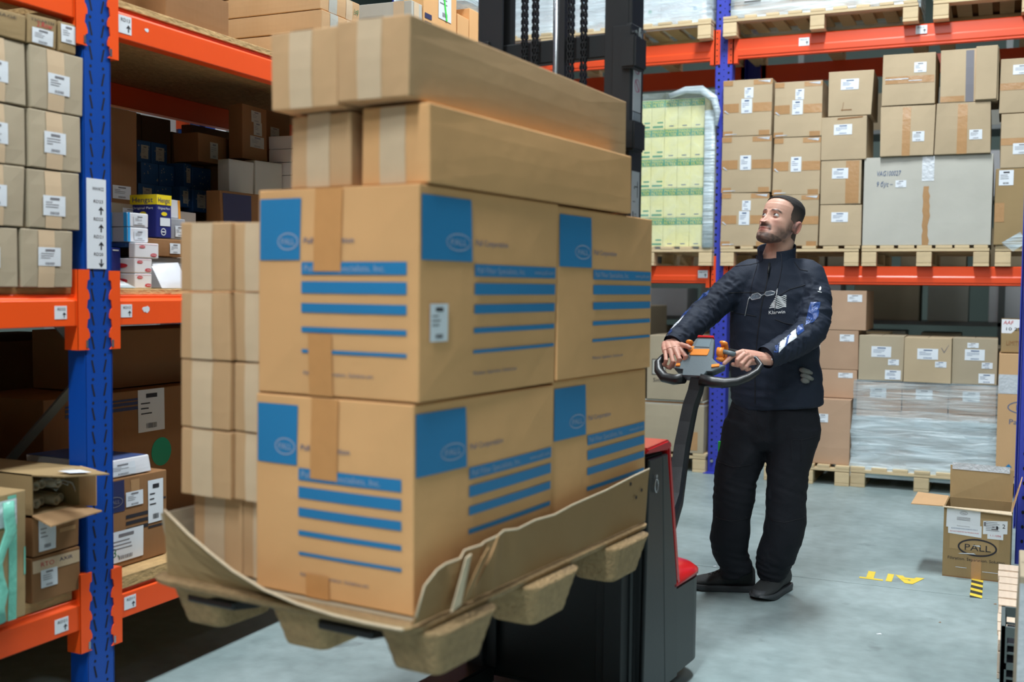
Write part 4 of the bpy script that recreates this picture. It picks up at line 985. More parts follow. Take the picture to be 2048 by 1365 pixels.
# back-to-back row behind the left rack: dark cartons added to shut off the light from the next aisle
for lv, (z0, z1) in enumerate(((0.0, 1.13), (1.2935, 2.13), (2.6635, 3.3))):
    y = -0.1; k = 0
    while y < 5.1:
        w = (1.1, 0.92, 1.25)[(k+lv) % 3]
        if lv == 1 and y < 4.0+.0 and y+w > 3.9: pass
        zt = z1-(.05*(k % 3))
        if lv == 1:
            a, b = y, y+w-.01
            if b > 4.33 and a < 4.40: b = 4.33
            if b-a > .15: o = carton('stored_carton', 'added dark carton blocking light behind the left rack, %s level, %s from the front' % (('ground', 'middle', 'upper')[lv], ORD[k]), 'box', -4.75 if b < 4.4 else -3.99, a, z0, .8 if b < 4.4 else .05, b-a, (2.18 if b < 4.4 else 2.06)-z0, CARDD, group='light-blocking cartons behind the left rack', slot='', seed=k)
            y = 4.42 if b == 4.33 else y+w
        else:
            o = carton('stored_carton', 'added dark carton blocking light behind the left rack, %s level, %s from the front' % (('ground', 'middle', 'upper')[lv], ORD[k]), 'box', -4.75, y, z0, .8, w-.01, zt-z0, CARDD, group='light-blocking cartons behind the left rack', slot='', seed=k)
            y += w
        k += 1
for q_, (a_, b_, z_) in enumerate(((2.95, 3.88, 2.15), (3.885, 4.07, 2.15), (4.075, 4.212, 2.097), (4.215, 5.35, 2.15))):  # thin dark cartons added to close off the lit view round the gap
    lcart('carton', ('added wide dark carton masking light at the very back behind the tall printed one', 'added dark carton masking light left of the small bright gap at the back', 'added lower dark carton masking light under the small bright gap at the back', 'added wide dark carton masking light right of the small bright gap at the back')[q_], 'box', -3.56, a_, b_, S, z_, .06, CARDX, seed=800+q_, slot='')
rk2 = empty('pallet_rack', (-4.3, 2.6, 0), 0, 'second blue rack back to back with the left one, filled with dark cartons', 'rack')
for y_ in (-.15, 2.6, 5.85):
    for x_ in (-.52, .47): MB().box(x_-.035, y_-2.6-.05, 0, x_+.035, y_-2.6+.05, 5.0).build('upright_post', BLUE, rk2) if y_ != 2.6 else None
for z_ in (1.27, 2.64):
    MB().box(-.52, -2.7, z_-.10, -.47, 3.2, z_-.002).build('beam', ORANGE, rk2)
    MB().box(.44, -2.7, z_-.05, .49, 3.2, z_-.002).build('beam', BLACKM, rk2)
    shelf_board('OSB shelf board of the rack behind the left one, %s level' % ('middle' if z_ < 2 else 'upper'), -4.80, -3.80, -.12, 5.78, z_, .022)
# cartons added to block light further right in the left rack, behind the pallet load
for i, (y0, y1, z0, z1) in enumerate(((4.40, 4.85, 1.3712, 2.1), (4.87, 5.32, 1.3712, 2.0), (3.2, 4.2, .97, 1.2), (4.15, 4.7, .4315, 1.1), (4.75, 5.3, .4315, 1.15))):
    lcart('carton', ('added light-blocking carton behind the pallet load at the middle level', 'added light-blocking carton by the far upright at the middle level', 'added light-blocking dark flat carton on the huge dark one', 'added light-blocking low level carton behind the pallet load', 'added light-blocking low level carton by the far upright')[i], 'box', (-2.72, -2.72, -3.2, -2.72, -2.72)[i], y0, y1, z0, z1, (.12, .12, .3, .8, .8)[i], CARDD, seed=700+i)

# ================================================================== THE RAISED PALLET LOAD
YA = -0.105
FR = (-1.10, 1.988, (math.cos(YA), math.sin(YA)), YA)
def LWD(u, v, z): return (FR[0]+FR[2][0]*u-FR[2][1]*v, FR[1]+FR[2][1]*u+FR[2][0]*v, z)
def pall_face(o, fc, W, H, sq, x0, seed, www):
    D = lambda g, m_, n_, off=.002: decal(o, fc, g, m_, n_, off=off)
    D(g_grid(.006, H*.655, sq, H*.955, 3, 3), PBLUE, 'blue_square')
    cx = sq*.72; rx = sq*.24
    D(g_join(g_ring(cx, H*.745, rx, .019, .0028), g_text('PALL', cx-rx*.68, H*.745-.007, .014, width=rx*1.36)), PLOGO, 'oval_logo', .0028)
    xe = W*.935 if fc == 'f' else W-.012
    for i, (a, b) in enumerate(((.585, .645), (.495, .552), (.402, .447), (.306, .332), (.206, .223))):
        D(g_grid(x0, H*a, xe, H*b, 4, 1), PBLUE, 'blue_stripe')
    D(g_text('Pall Corporation', x0+.004, H*.735, .013, width=(xe-x0)*(.5 if fc == 'f' else .36)), PTEXT, 'lettering')
    g = g_text('Pall Filter Specialists, Inc.', x0+.008, H*.6, .014, width=(xe-x0)*(.78 if fc == 'f' else .56))
    if www: g = g_join(g, g_text('www.pall.com', x0+(xe-x0)*.70, H*.604, .010, width=(xe-x0)*.27))
    D(g, PLOGO, 'stripe_lettering', .0028)
    D(g_text('Filtration. Separation. Solution.sm', x0+.003, H*.10, .008, width=(xe-x0)*(.68 if fc == 'f' else .5)), PTEXT, 'lettering')
def pall_carton(label, u, v, z, w, d, h, seed, front=True, **k):
    o = carton('printed_carton', label, 'box', u, v, z, w, d, h, CARDO, frame=FR, seed=seed, group='blue printed cartons on the pallet', **k)
    if front:
        pall_face(o, 'f', w, h, .125, .130, seed, False)
        tape(o, 'f', .165, h*.60, .24, h-.001, TAPEO, off=.0036)
        tape(o, 'f', .15, .0, .215, h*.30 if z > 1 else h*.12, TAPEO, off=.0036)
    pall_face(o, 'r', d, h, .195 if front else .185, .205 if front else .195, seed, True)
    return o
ZB = .700
pall_carton('lower front printed carton at the near corner of the raised pallet', -.438, .0, ZB, .434, .612, .4455, 1, bulge=.006, j=.004)
pall_carton('lower rear printed carton, far end of the pallet', -.425, .618, ZB, .42, .60, .450, 2, front=False, bulge=.004)
o = pall_carton('upper front printed carton with a small white label on its side', -.430, .0, 1.1485, .434, .612, .452, 3, bulge=.007, j=.004)
paper(o, 'r', .035, .125, .10, .205, 3, ink=INK, off=.003); MB().tube([(-.225+.434-.0, -.006, .43)], .004) if False else None
pall_carton('upper rear printed carton next to the mast', -.415, .620, 1.1525, .42, .60, .447, 4, front=False, bulge=.004)
# slim cartons, two columns of six, long way into the pallet
zr = [(ZB+.002, .886), (.889, 1.048), (1.0505, 1.210), (1.2125, 1.371), (1.3735, 1.533)]
for c, (u0, u1) in enumerate(((-.683, -.524), (-.5215, -.4425))):
    for i, (z0, z1) in enumerate(zr):
        back = .045 if i == 0 else (.018 if c == 1 else .006)
        o = carton('slim_carton', 'long slim taped carton, %s, %s column beside the printed cartons' % (('bottom', 'second up', 'third up', 'fourth up', 'top')[i], ('outer', 'inner')[c]), 'box',
                   u0, back, z0, u1-u0, 1.12, z1-z0-(.012 if c == 1 else 0)*0, CARDL, frame=FR, group='slim cartons on the pallet', seed=600+i*2+c, bulge=.003, j=.0025)
        W, H = u1-u0, z1-z0
        if c == 0: tape(o, 'f', W*.24, .001, W*.66, H-.001); tape(o, 't', W*.24, .001, W*.66, 1.1)
        else: tape(o, 'f', W*.44, .001, W*.98, H-.001)
# two mid cartons and two top cartons
for i, (u0, u1) in enumerate(((-.357, -.186), (-.160, .014))):
    o = carton('long_carton', 'long tan carton under the top pair, %s of two' % ('left', 'right')[i], 'box', u0, .025, 1.6035, u1-u0, (1.1, 1.015)[i], (.160, .1645)[i], CARDL if i == 0 else CARDO, frame=FR, group='long cartons on the printed ones', seed=620+i, bulge=.003)
    W = u1-u0
    tape(o, 'f', W*.28, .001, W*.66, .162)
YT = YA+.035
for i in range(2):
    u_, v_ = (-.366, -.030) if i == 0 else (-.188, -.024)
    f2 = (FR[0]+FR[2][0]*u_-FR[2][1]*v_, FR[1]+FR[2][1]*u_+FR[2][0]*v_, (math.cos(YT), math.sin(YT)), YT)
    o = carton('long_carton', 'topmost long tan carton of the load, %s of two, taped end' % ('left', 'right')[i], 'box', 0, 0, (1.768, 1.775)[i], .1775, 1.165, .166, CARDL, frame=f2, group='topmost pair of long cartons', seed=630+i, bulge=.004, j=.003)
    tape(o, 'f', .052, .001, .112, .165); tape(o, 't', .052, .001, .112, 1.1)

# moulded pressed-wood pallet: one thin deck with nine nested hollow feet
def moulded_pallet():
    t = empty('moulded_pallet', LWD(-.355, .57, .585), YA, 'moulded pressed wood pallet with tapered cup feet carried on the forks', 'pallet')
    def rr(cx, cy, hx, hy, r, z, n=5, wob=0.0):
        out = []
        for sx, sy, a0 in ((1, 1, 0), (-1, 1, PI/2), (-1, -1, PI), (1, -1, 1.5*PI)):
            for i in range(n):
                a = a0+PI/2*i/(n-1); out.append((cx+sx*(hx-r)+r*math.cos(a), cy+sy*(hy-r)+r*math.sin(a), z+wob*math.sin(7*a)))
        return out
    M = MB()
    z0 = .585
    M.loft([rr(0, 0, .375, .60, .05, .084), rr(0, 0, .39, .615, .05, .094), rr(0, 0, .392, .617, .05, .103), rr(0, 0, .38, .605, .05, .108)])
    M.build('deck', PRESS, t, fix=True)
    for cu in (-.285, .03, .335):
        for cv in (-.45, -.04, .42):
            M = MB(); k = .92
            rings = []
            hx, hy = (.088, .13)
            for i in range(9):
                f = i/8; s = 1-.30*f**.9
                wob = .0006 if i % 2 else -.0004
                rings.append(rr(cu+0, cv, hx*s+wob, hy*s+wob, .04*s, .09-.103*f))
            rings.append(rr(cu, cv, hx*.62, hy*.62, .022, -.017))
            M.loft(rings); M.build('foot', PRESS, t, smooth=True, fix=True)
    return t
moulded_pallet()
def strip(name, bot, top, m, label=None, cat=None, th=.005, side=(1, 0), smooth=False):
    """bent board wall between two polylines given in load coordinates"""
    B = [Vector(LWD(*p)) for p in bot]; T_ = [Vector(LWD(*p)) for p in top]
    n = len(B); off = Vector((FR[2][0]*side[0]-FR[2][1]*side[1], FR[2][1]*side[0]+FR[2][0]*side[1], 0))*th
    rows = 4; M = MB(); V = []
    for s in (0, 1):
        for r_ in range(rows+1):
            for i in range(n):
                p = B[i].lerp(T_[i], r_/rows)+off*s
                w = noise.noise(Vector((i*.7, r_*.9, 3)))*.003 if 0 < r_ < rows else 0
                V.append(p+off.normalized()*w)
    F = []; S_ = n*(rows+1)
    for r_ in range(rows):
        for i in range(n-1):
            a = r_*n+i; F += [(a, a+1, a+1+n, a+n), (S_+a+n, S_+a+1+n, S_+a+1, S_+a)]
    per = [i for i in range(n)]+[r_*n+n-1 for r_ in range(1, rows+1)]+[rows*n+i for i in range(n-2, -1, -1)]+[r_*n for r_ in range(rows-1, 0, -1)]
    for i in range(len(per)):
        a, b = per[i], per[(i+1) % len(per)]; F.append((a, a+S_, b+S_, b))
    M.add(V, F)
    o = M.build(name, m, fix=True)
    return o
tr = empty('cardboard_tray', LWD(-.35, .57, .697), 0, 'shallow torn cardboard tray with bent-out walls between pallet and cartons', 'tray')
def under(o, t): o.parent = t; o.matrix_parent_inverse = t.matrix_basis.inverted(); return o
COLinv = None
t_inv = Matrix.Translation(Vector(LWD(-.35, .57, .697))).inverted()
def adopt(o, t, inv): o.parent = t; o.matrix_parent_inverse = inv; return o
R = random.Random(5)
vv = [-.045, -.02, .02, .06, .10, .14, .18, .22, .26, .30, .36, .45, .55, .65, .75, .85, .95, 1.05, 1.16]
topz = [.715, .775, .800, .803, .808, .815, .822, .818, .826, .829, .822, .826, .822, .829, .832, .836, .842, .848, .853]
crump = [0, .004, .008, .002, .014, -.002, .018, .0, .012, .003, .006, .002, .003, .001, .0, .002, .001, 0, 0]
rb = [(.022+crump[i]*.4, v, .698) for i, v in enumerate(vv)]
rtp = [(.032+crump[i], v, topz[i]) for i, v in enumerate(vv)]
adopt(strip('wall', rb, rtp, CARDT, side=(1, 0)), tr, t_inv)
uu = [-.705, -.66, -.6, -.52, -.44, -.34, -.24, -.14, -.06, .01, .03]
tz = [.848, .833, .806, .776, .748, .722, .708, .700, .697, .695, .695]
ln = [.0, .012, .022, .034, .044, .052, .058, .060, .058, .052, .05]
adopt(strip('wall', [(u, -.012-(.01 if u > -.3 else 0), .690) for u in uu], [(u-.006, -.018-ln[i], tz[i]) for i, u in enumerate(uu)], CARDB, side=(0, -1)), tr, t_inv)
adopt(strip('wall', [(-.70, v, .69) for v in (0, .3, .6, .9, 1.15)], [(-.72-.01*math.sin(v*5), v-.02, .84) for v in (0, .3, .6, .9, 1.15)], CARDG, side=(-1, 0)), tr, t_inv)
adopt(strip('wall', [(u, 1.17, .69) for u in (-.7, -.4, -.1, .02)], [(u, 1.19, .83) for u in (-.7, -.4, -.1, .02)], CARDG, side=(0, 1)), tr, t_inv)
# white frayed lip along the near wall and torn folds at the corner
M = MB()
M.tube([LWD(u-.006, -.021-ln[i], tz[i]+.001) for i, u in enumerate(uu)], [(.0045, .003)]*len(uu), 6)
adopt(M.build('frayed_lip', EDGE, smooth=True), tr, t_inv)
M = MB()
M.tube([LWD(.036+crump[i], v, topz[i]+.001) for i, v in enumerate(vv)], [(.003, .002)]*len(vv), 6)
adopt(M.build('frayed_lip', EDGE, smooth=True), tr, t_inv)
for (a, b, c, d, nm) in (((.045, .07, .70), (.062, .10, .812), (.060, .125, .816), (.050, .10, .71), EDGE), ((.05, .10, .71), (.07, .15, .80), (.064, .19, .818), (.05, .14, .72), CARDT), ((.048, .16, .735), (.075, .18, .80), (.06, .24, .835), (.046, .20, .765), CARDT)):
    pts = [Vector(LWD(*p)) for p in (a, b, c, d)]; off = Vector((.004, -.003, 0))
    adopt(MB().add(pts+[p+off for p in pts], [(0, 1, 2, 3), (7, 6, 5, 4), (0, 4, 5, 1), (1, 5, 6, 2), (2, 6, 7, 3), (3, 7, 4, 0)]).build('torn_fold', nm, fix=True), tr, t_inv)
M = MB()
for (v, z) in ((1.02, .83), (1.10, .80), (1.06, .785)): M.tube([LWD(.0385, v, z), LWD(.0395, v, z)], .006, 6)
adopt(M.build('staple_holes', HOLE), tr, t_inv)
base = MB().add([LWD(u, v, z) for z in (.6935, .6965) for u, v in ((-.70, -.01), (.02, -.01), (.02, 1.17), (-.70, 1.17))], [(0, 3, 2, 1), (4, 5, 6, 7), (0, 1, 5, 4), (1, 2, 6, 5), (2, 3, 7, 6), (3, 0, 4, 7)]).build('base_sheet', CARDG); adopt(base, tr, t_inv)

# ================================================================== ELECTRIC STACKER
st = empty('pallet_stacker', LWD(-.385, 1.5, 0), YA, 'black and red electric pallet stacker with tall mast lifting the carton load', 'forklift')
def C_rail(x, y0, y1, z0, z1, w, s, name):
    """channel section rail opening towards -s"""
    M = MB(); t = .012
    M.box(min(x, x+s*t), y0, z0, max(x, x+s*t), y1, z1)
    M.box(min(x, x-s*(w-t)), y0, z0, max(x, x-s*(w-t)), y0+t, z1)
    M.box(min(x, x-s*(w-t)), y1-t, z0, max(x, x-s*(w-t)), y1, z1)
    return M.build(name, BLACKM, st, fix=True, bevel=.0015)
for s in (-1, 1):
    C_rail(s*.268, -.20, -.11, .10, 3.25, .093, s, 'inner_mast_rail')
    M = MB().box(min(s*.271, s*.288), -.222, .06, max(s*.271, s*.288), -.125, 2.205)
    M.box(min(s*.225, s*.2875), -.225, .06, max(s*.225, s*.2875), -.2065, 2.20)
    M.build('outer_mast_rail', BLACKM, st, bevel=.002)
MB().box(-.245, -.15, 2.125, .245, -.11, 2.20).build('mast_crossbar', BLACKM, st, bevel=.004)
MB().box(-.245, -.15, 3.1, .245, -.11, 3.2).build('mast_crossbar', BLACKM, st, bevel=.004)
MB().box(-.285, -.105, 1.2, .285, -.08, 1.3).build('mast_crossbar', BLACKM, st, bevel=.004)
MB().tube([(-.009, -.15, .9), (-.009, -.15, 3.2)], .0125, 20, flat=1).build('lift_piston', STEEL, st, smooth=True)
MB().tube([(-.009, -.15, .12), (-.009, -.15, 1.55)], .024, 20).build('lift_cylinder', BLACKM, st, smooth=True)
MB().box(.012, -.17, 1.5, .03, -.14, 3.2).build('cable_strip', BLACKM, st)
for x in (-.112, -.072, .058, .104):
    M = MB(); z = 1.0; k = 0
    while z < 3.2:
        for q in ((-.006, .006) if k % 2 else (-.009, .009, 0)):
            M.box(x+q-.0012, -.188, z, x+q+.0012, -.172, z+.0125)
        if k % 2: M.box(x-.011, -.183, z+.001, x+.011, -.177, z+.006)
        z += .0118; k += 1
    c = M.build('lift_chain', BLACKM, st); c['kind'] = 'stuff'
for i, (z0, z1, y0) in enumerate(((2.065, 2.165, -.17), (1.815, 1.905, -.17))):
    MB().box(.262, -.245, z0, .312, -.155, z1).build('mast_bracket', BLACKM, st, bevel=.006, seg=2)
for (x, y, dz) in ((.278, -.20, 0), (.300, -.185, -.004)):
    M = MB().tube([(x, y, 2.16), (x, y, 2.185+dz)], .010, 6).tube([(x, y, 2.185+dz), (x, y, 2.198+dz)], .005, 8)
    M.tube([(x-.002, y, 2.178), (x+.022, y-.01, 2.18)], .0045, 8)
    M.build('chain_bolt', STEEL, st)
# warning and rating stickers on the front of the outer rail
def sticker(z0, z1, gs, ink, nm='sticker'):
    a = MB().box(.2885, -.205, z0, .2895, -.145, z1).build(nm, mat('sticker_grey', srgb(196, 196, 202), rough=.5), st)
    if gs:
        g = g_join(*gs)
        MB().add([(.290, -.205+p[0]*1.42, z0+p[1]) for p in g[0]], g[1]).build('sticker_print', ink, a)
sticker(1.94, 2.115, [g_ring(.019, .135, .014, .020, .002), g_poly([(.008, .15), (.01, .153), (.031, .119), (.029, .116)]), g_ring(.021, .08, .014, .020, .002), g_poly([(.010, .095), (.012, .098), (.033, .064), (.031, .061)])], mat('ink_magenta', srgb(190, 50, 110), rough=.6))
MB().box(.2885, -.205, 1.905, .2897, -.145, 1.937).build('sticker', mat('sticker_text_panel', srgb(150, 156, 164), rough=.5), st)
sticker(1.845, 1.90, [g_rect(.006, .01+.009*i, .036, .013+.009*i) for i in range(4)], INKG)
sticker(1.60, 1.755, [g_rect(.013, .10, .016, .108), g_rect(.013, .106, .032, .109), g_rect(.030, .075, .033, .125), g_rect(.006, .012, .010, .03), g_rect(.014, .012, .036, .014), g_rect(.006, .06, .02, .062), g_rect(.006, .012, .03, .015), g_text('1,14', .006, .018, .008)], INK)
# fork carriage and forks
MB().box(-.25, -.245, .60, .25, -.20, .70).box(-.25, -.245, .95, .25, -.20, 1.05).box(-.25, -.24, .70, -.19, -.205, .95).box(.19, -.24, .70, .25, -.205, .95).build('fork_carriage', BLACKM, st, bevel=.003)
for x in (-.20, .20):
    prof = [(-.26, 1.0), (-.245, 1.0), (-.245, .618), (-.30, .612), (-1.42, .618), (-1.50, .632), (-1.50, .650), (-1.40, .664), (-.27, .672)]
    MB().prism(prof[::-1] if x > 0 else prof, 'x', x-.075, x+.075).build('fork', BLACKM, st, fix=True, bevel=.004)
for s in (-1, 1):
    M = MB().box(min(s*.205, s*.33), -1.16, .035, max(s*.205, s*.33), -.17, .105)
    M.build('straddle_leg', BLACKM, st, bevel=.008, seg=2)
    MB().tube([(s*.235, -1.05, .05), (s*.30, -1.05, .05)], .045, 18).build('load_wheel', DGREYP, st, bevel=.002)
# chassis
prof = [(-.16, .05), (-.16, .60), (-.13, .862), (.03, .862), (.045, .80), (.13, .40), (.14, .05)]
MB().prism(prof, 'x', -.315, .315).build('chassis', BLACKM, st, fix=True, bevel=.012, seg=2)
MB().box(-.30, -.175, .07, .30, -.150, .56).build('battery_cover', BLACKP, st, bevel=.006)
for s in (-1, 1):
    sp = MB().prism([(-.145, .055), (-.12, .845), (-.012, .845), (.045, .055)], 'x', min(s*.316, s*.330), max(s*.316, s*.330)).build('side_panel', BLACKP, st, fix=True, bevel=.004)
    MB().prism([(.0475, .055), (-.008, .845), (.038, .845), (.052, .78), (.14, .40), (.16, .055)], 'x', min(s*.314, s*.329), max(s*.314, s*.329)).build('side_panel', DGREYP, st, fix=True, bevel=.004)
# red cowl: cap on top, band down the rear edge, lid over the motor nose
cap = [(-.15, .866), (-.145, .884), (.03, .892), (.052, .884), (.06, .862), (.03, .858)]
MB().prism(cap, 'x', -.335, .335).build('red_cap', REDP, st, fix=True, bevel=.006, seg=2)
band = [(.040, .868), (.062, .868), (.075, .80), (.165, .40), (.175, .385), (.15, .375), (.135, .40), (.05, .80)]
MB().prism(band, 'x', -.33, .33).build('rear_cowl', REDP, st, fix=True, bevel=.005, seg=2)
def nose(z0, z1, grow=0.0, top=0.0):
    n = 9; pts = []
    R_ = .13
    for i in range(n): a = -PI/2*0+PI/2*i/(n-1); pts.append((.325+grow-R_+R_*math.cos(a)*1.0, .450+grow-R_+R_*math.sin(a)))
    pts += [(-p[0], p[1]) for p in pts[::-1]]
    pts += [(-.325-grow, .12), (.325+grow, .12)]
    return pts
MB().prism(nose(0, 0), 'z', .055, .372).build('motor_nose', DGREYP, st, fix=True, bevel=.010, seg=2)
MB().loft([[(x, y, .3735) for x, y in nose(0, 0, .004)], [(x, y, .385) for x, y in nose(0, 0, .004)], [(x*.97, .12+(y-.12)*.94, .402) for x, y in nose(0, 0)], [(x*.85, .12+(y-.12)*.8, .415) for x, y in nose(0, 0)]]).build('red_lid', REDP, st, fix=True, smooth=True)
r_ = g_ring(0, 0, .05, .04, .004, 20); MB().add([(.20+x, .21+y, .4185) for x, y in r_[0]], r_[1]).build('lid_ring', mat('red_dark_plastic', srgb(150, 20, 26)), st)
M = MB()
for k in range(14):
    a = 2*PI*k/13; p = (.3345, -.075+.014*math.cos(a), .755+.022*math.sin(a)); M.v.append(p)
pts = [(.3365, -.075+.013*math.cos(2*PI*k/14), .755+.022*math.sin(2*PI*k/14)) for k in range(15)]
MB().tube(pts, .0022, 6).build('lashing_ring', STEEL, st, smooth=True)
MB().tube([(.329, -.075, .785), (.338, -.075, .785)], .006, 10).build('ring_bolt', STEEL, st)
for s in (-1, 1): MB().tube([(s*.18-.03, .23, .05), (s*.18+.03, .23, .05)], .05, 20).build('drive_wheel', DGREYP, st, bevel=.002)

# tiller: curved arm, head, loops, butterfly knobs, grips
def tiller():
    cen = [(.165, .28, .36), (.16, .38, .43), (.150, .49, .50), (.129, .62, .575), (.103, .72, .665), (.088, .79, .75), (.083, .85, .84), (.084, .885, .91), (.095, .91, .97), (.100, .925, 1.02)]
    rings = []
    for i, p in enumerate(cen):
        p = Vector(p); t = (Vector(cen[min(i+1, len(cen)-1)])-Vector(cen[max(i-1, 0)])).normalized()
        sx = Vector((1, 0, 0)); sx = (sx-t*sx.dot(t)).normalized(); n_ = t.cross(sx)
        w, th = .031, .022+.02*(1-i/9)
        c = .35; sec = [(-1, -c), (-c*2.2, -1), (c*2.2, -1), (1, -c), (1, c), (c*2.2, 1), (-c*2.2, 1), (-1, c)]
        rings.append([p+sx*w*a+n_*th*b for a, b in sec])
    MB().loft(rings).build('tiller_arm', BLACKP, st, fix=True)
    MB().tube([(.165, .22, .39), (.165, .34, .39)], .05, 16).build('tiller_pivot', BLACKM, st)
    # head shell, seen from above: cross shaped plate lying on an inclined plane
    O = Vector((.088, .905, 1.035)); U = Vector((1, .03, 0)).normalized(); Vv = Vector((-.02, .66, .75)).normalized(); N_ = U.cross(Vv).normalized()
    O = O-N_*.0
    pol = [(-.048, -.006), (.042, -.006), (.052, .02), (.075, .022), (.125, .055), (.095, .062), (.062, .09), (.046, .19), (.040, .20), (-.028, .20), (-.036, .19), (-.055, .09), (-.075, .062), (-.095, .058), (-.092, .03), (-.052, .025)]
    th = .032
    V = [O+U*a+Vv*b for a, b in pol]+[O+U*(a*.9)+Vv*(b*.96+.003)-N_*th for a, b in pol]; n = len(pol)
    V2 = [O+U*(a*.96)+Vv*(b*.97+.002)+N_*.007 for a, b in pol]
    hd = MB().loft([[tuple(q) for q in V[n:]], [tuple(q) for q in V[:n]], [tuple(q) for q in V2]]).build('tiller_head', GREYP, st, fix=True, bevel=.0015)
    def onhead(g, off, name, m_, th_=.004, bevel=.001):
        a = [O+U*p[0]+Vv*p[1]+N_*off for p in g]; b = [q+N_*th_ for q in a]; k = len(g)
        return MB().loft([[tuple(q) for q in a], [tuple(q) for q in b]]).build(name, m_, hd, fix=True, bevel=bevel)
    onhead([(-.038, .100), (.034, .102), (.037, .106), (.040, .132), (.036, .136), (-.028, .134), (-.032, .130), (-.041, .104)], .006, 'horn_pad', ORP)
    onhead([(-.030, .196), (.044, .196), (.040, .206), (-.026, .206)], -.004, 'red_rim', REDP, .016)
    onhead([(-.028, .145), (.036, .145), (.034, .188), (-.022, .188)], .0065, 'display_panel', mat('panel_grey', srgb(120, 138, 146), rough=.35), .0025)
    onhead([(.068, .040), (.100, .046), (.098, .060), (.066, .054)], .006, 'rocker_button', ORP, .007)
    onhead([(-.086, .038), (-.066, .040), (-.068, .054), (-.084, .052)], .006, 'rocker_button', ORP, .007)
    # loops guarding the hands
    Lp = [(.045, .905, 1.022), (.0, .915, 1.014), (-.045, .92, 1.020), (-.075, .935, 1.045), (-.092, .965, 1.075), (-.085, 1.0, 1.098), (-.06, 1.03, 1.118), (-.02, 1.045, 1.135), (.035, 1.04, 1.15)]
    MB().tube(Lp, [(.024, .022), (.029, .022), (.028, .021), (.024, .018), (.019, .015), (.015, .012), (.012, .010), (.011, .009), (.010, .009)], 14).build('hand_loop', BLACKP, st, smooth=True)
    Rp = [(.115, .905, 1.022), (.165, .915, 1.013), (.215, .925, 1.011), (.262, .94, 1.018), (.300, .965, 1.036), (.325, .995, 1.058), (.33, 1.03, 1.08), (.30, 1.06, 1.105), (.24, 1.06, 1.125), (.17, 1.045, 1.14)]
    MB().tube(Rp, [(.026, .024), (.030, .024), (.028, .021), (.024, .018), (.020, .016), (.017, .014), (.013, .011), (.011, .009), (.010, .009), (.010, .009)], 14).build('hand_loop', BLACKP, st, smooth=True)
    # butterfly knobs: thick curled orange lobes
    for s, cx in ((-1, .040), (1, .172)):
        c = Vector((cx, .995, 1.135)); pts = []; rad = []
        for i in range(9):
            a = -2.2+i*3.9/8
            pts.append(c+Vector((s*.004*i*.3, .028*math.cos(a), .036*math.sin(a)))); rad.append((.017 if s > 0 else .013, .0085))
        M = MB().tube(pts, rad, 10)
        M.tube([c+Vector((-s*.014, 0, -.004)), c+Vector((s*.012, 0, -.004))], .021, 16)
        M.build('butterfly_knob', ORP, st, smooth=True)
    MB().tube([(-.004, .975, 1.108), (.034, .985, 1.127)], .019, 14).build('grip', BLACKP, st, smooth=True)
    MB().tube([(.180, .99, 1.135), (.235, .985, 1.125)], .010, 14).build('grip', GREYP, st, smooth=True)
    MB().box(.06, .93, .99, .145, .99, 1.04).build('head_knuckle', BLACKP, st, bevel=.01, seg=2)
tiller()

# ================================================================== RIGHT SIDE AND FLOOR
rr_ = empty('pallet_rack', (.162, 6.15, 0), 0, 'violet blue rack upright at the right picture edge behind the open carton', 'rack')
def right_rack():
    for yo, s in ((0, -1), (1.0, 1)):
        p = MB(); w = .058
        p.box(-w, min(yo, yo-s*.003), 0, w, max(yo, yo-s*.003), 5.0)
        for q in (-1, 1): p.box(q*w-.002, min(yo, yo-s*.075), 0, q*w+.002, max(yo, yo-s*.075), 5.0)
        po = p.build('upright_post', VIOLET, rr_)
        if yo == 0:
            M = MB(); z = .12
            while z < 2.2:
                M.add([(-.0605, -.012-.0+dy, z+dz) for dy, dz in ((0, 0), (0, .022), (.018, .022), (.018, 0))], [(0, 1, 2, 3)]) if False else None
                M.add([(-.030+.007*math.cos(2*PI*a/8), -.0042, z+.01*math.sin(2*PI*a/8)) for a in range(8)], [tuple(range(8))]); z += .075
            M.build('slots', HOLE, po)
    for z in (.4, 1.4, 2.4): MB().tube([(0, .05, z), (0, .95, z+.7)], .015, 4).build('brace', VIOLET, rr_)
right_rack()

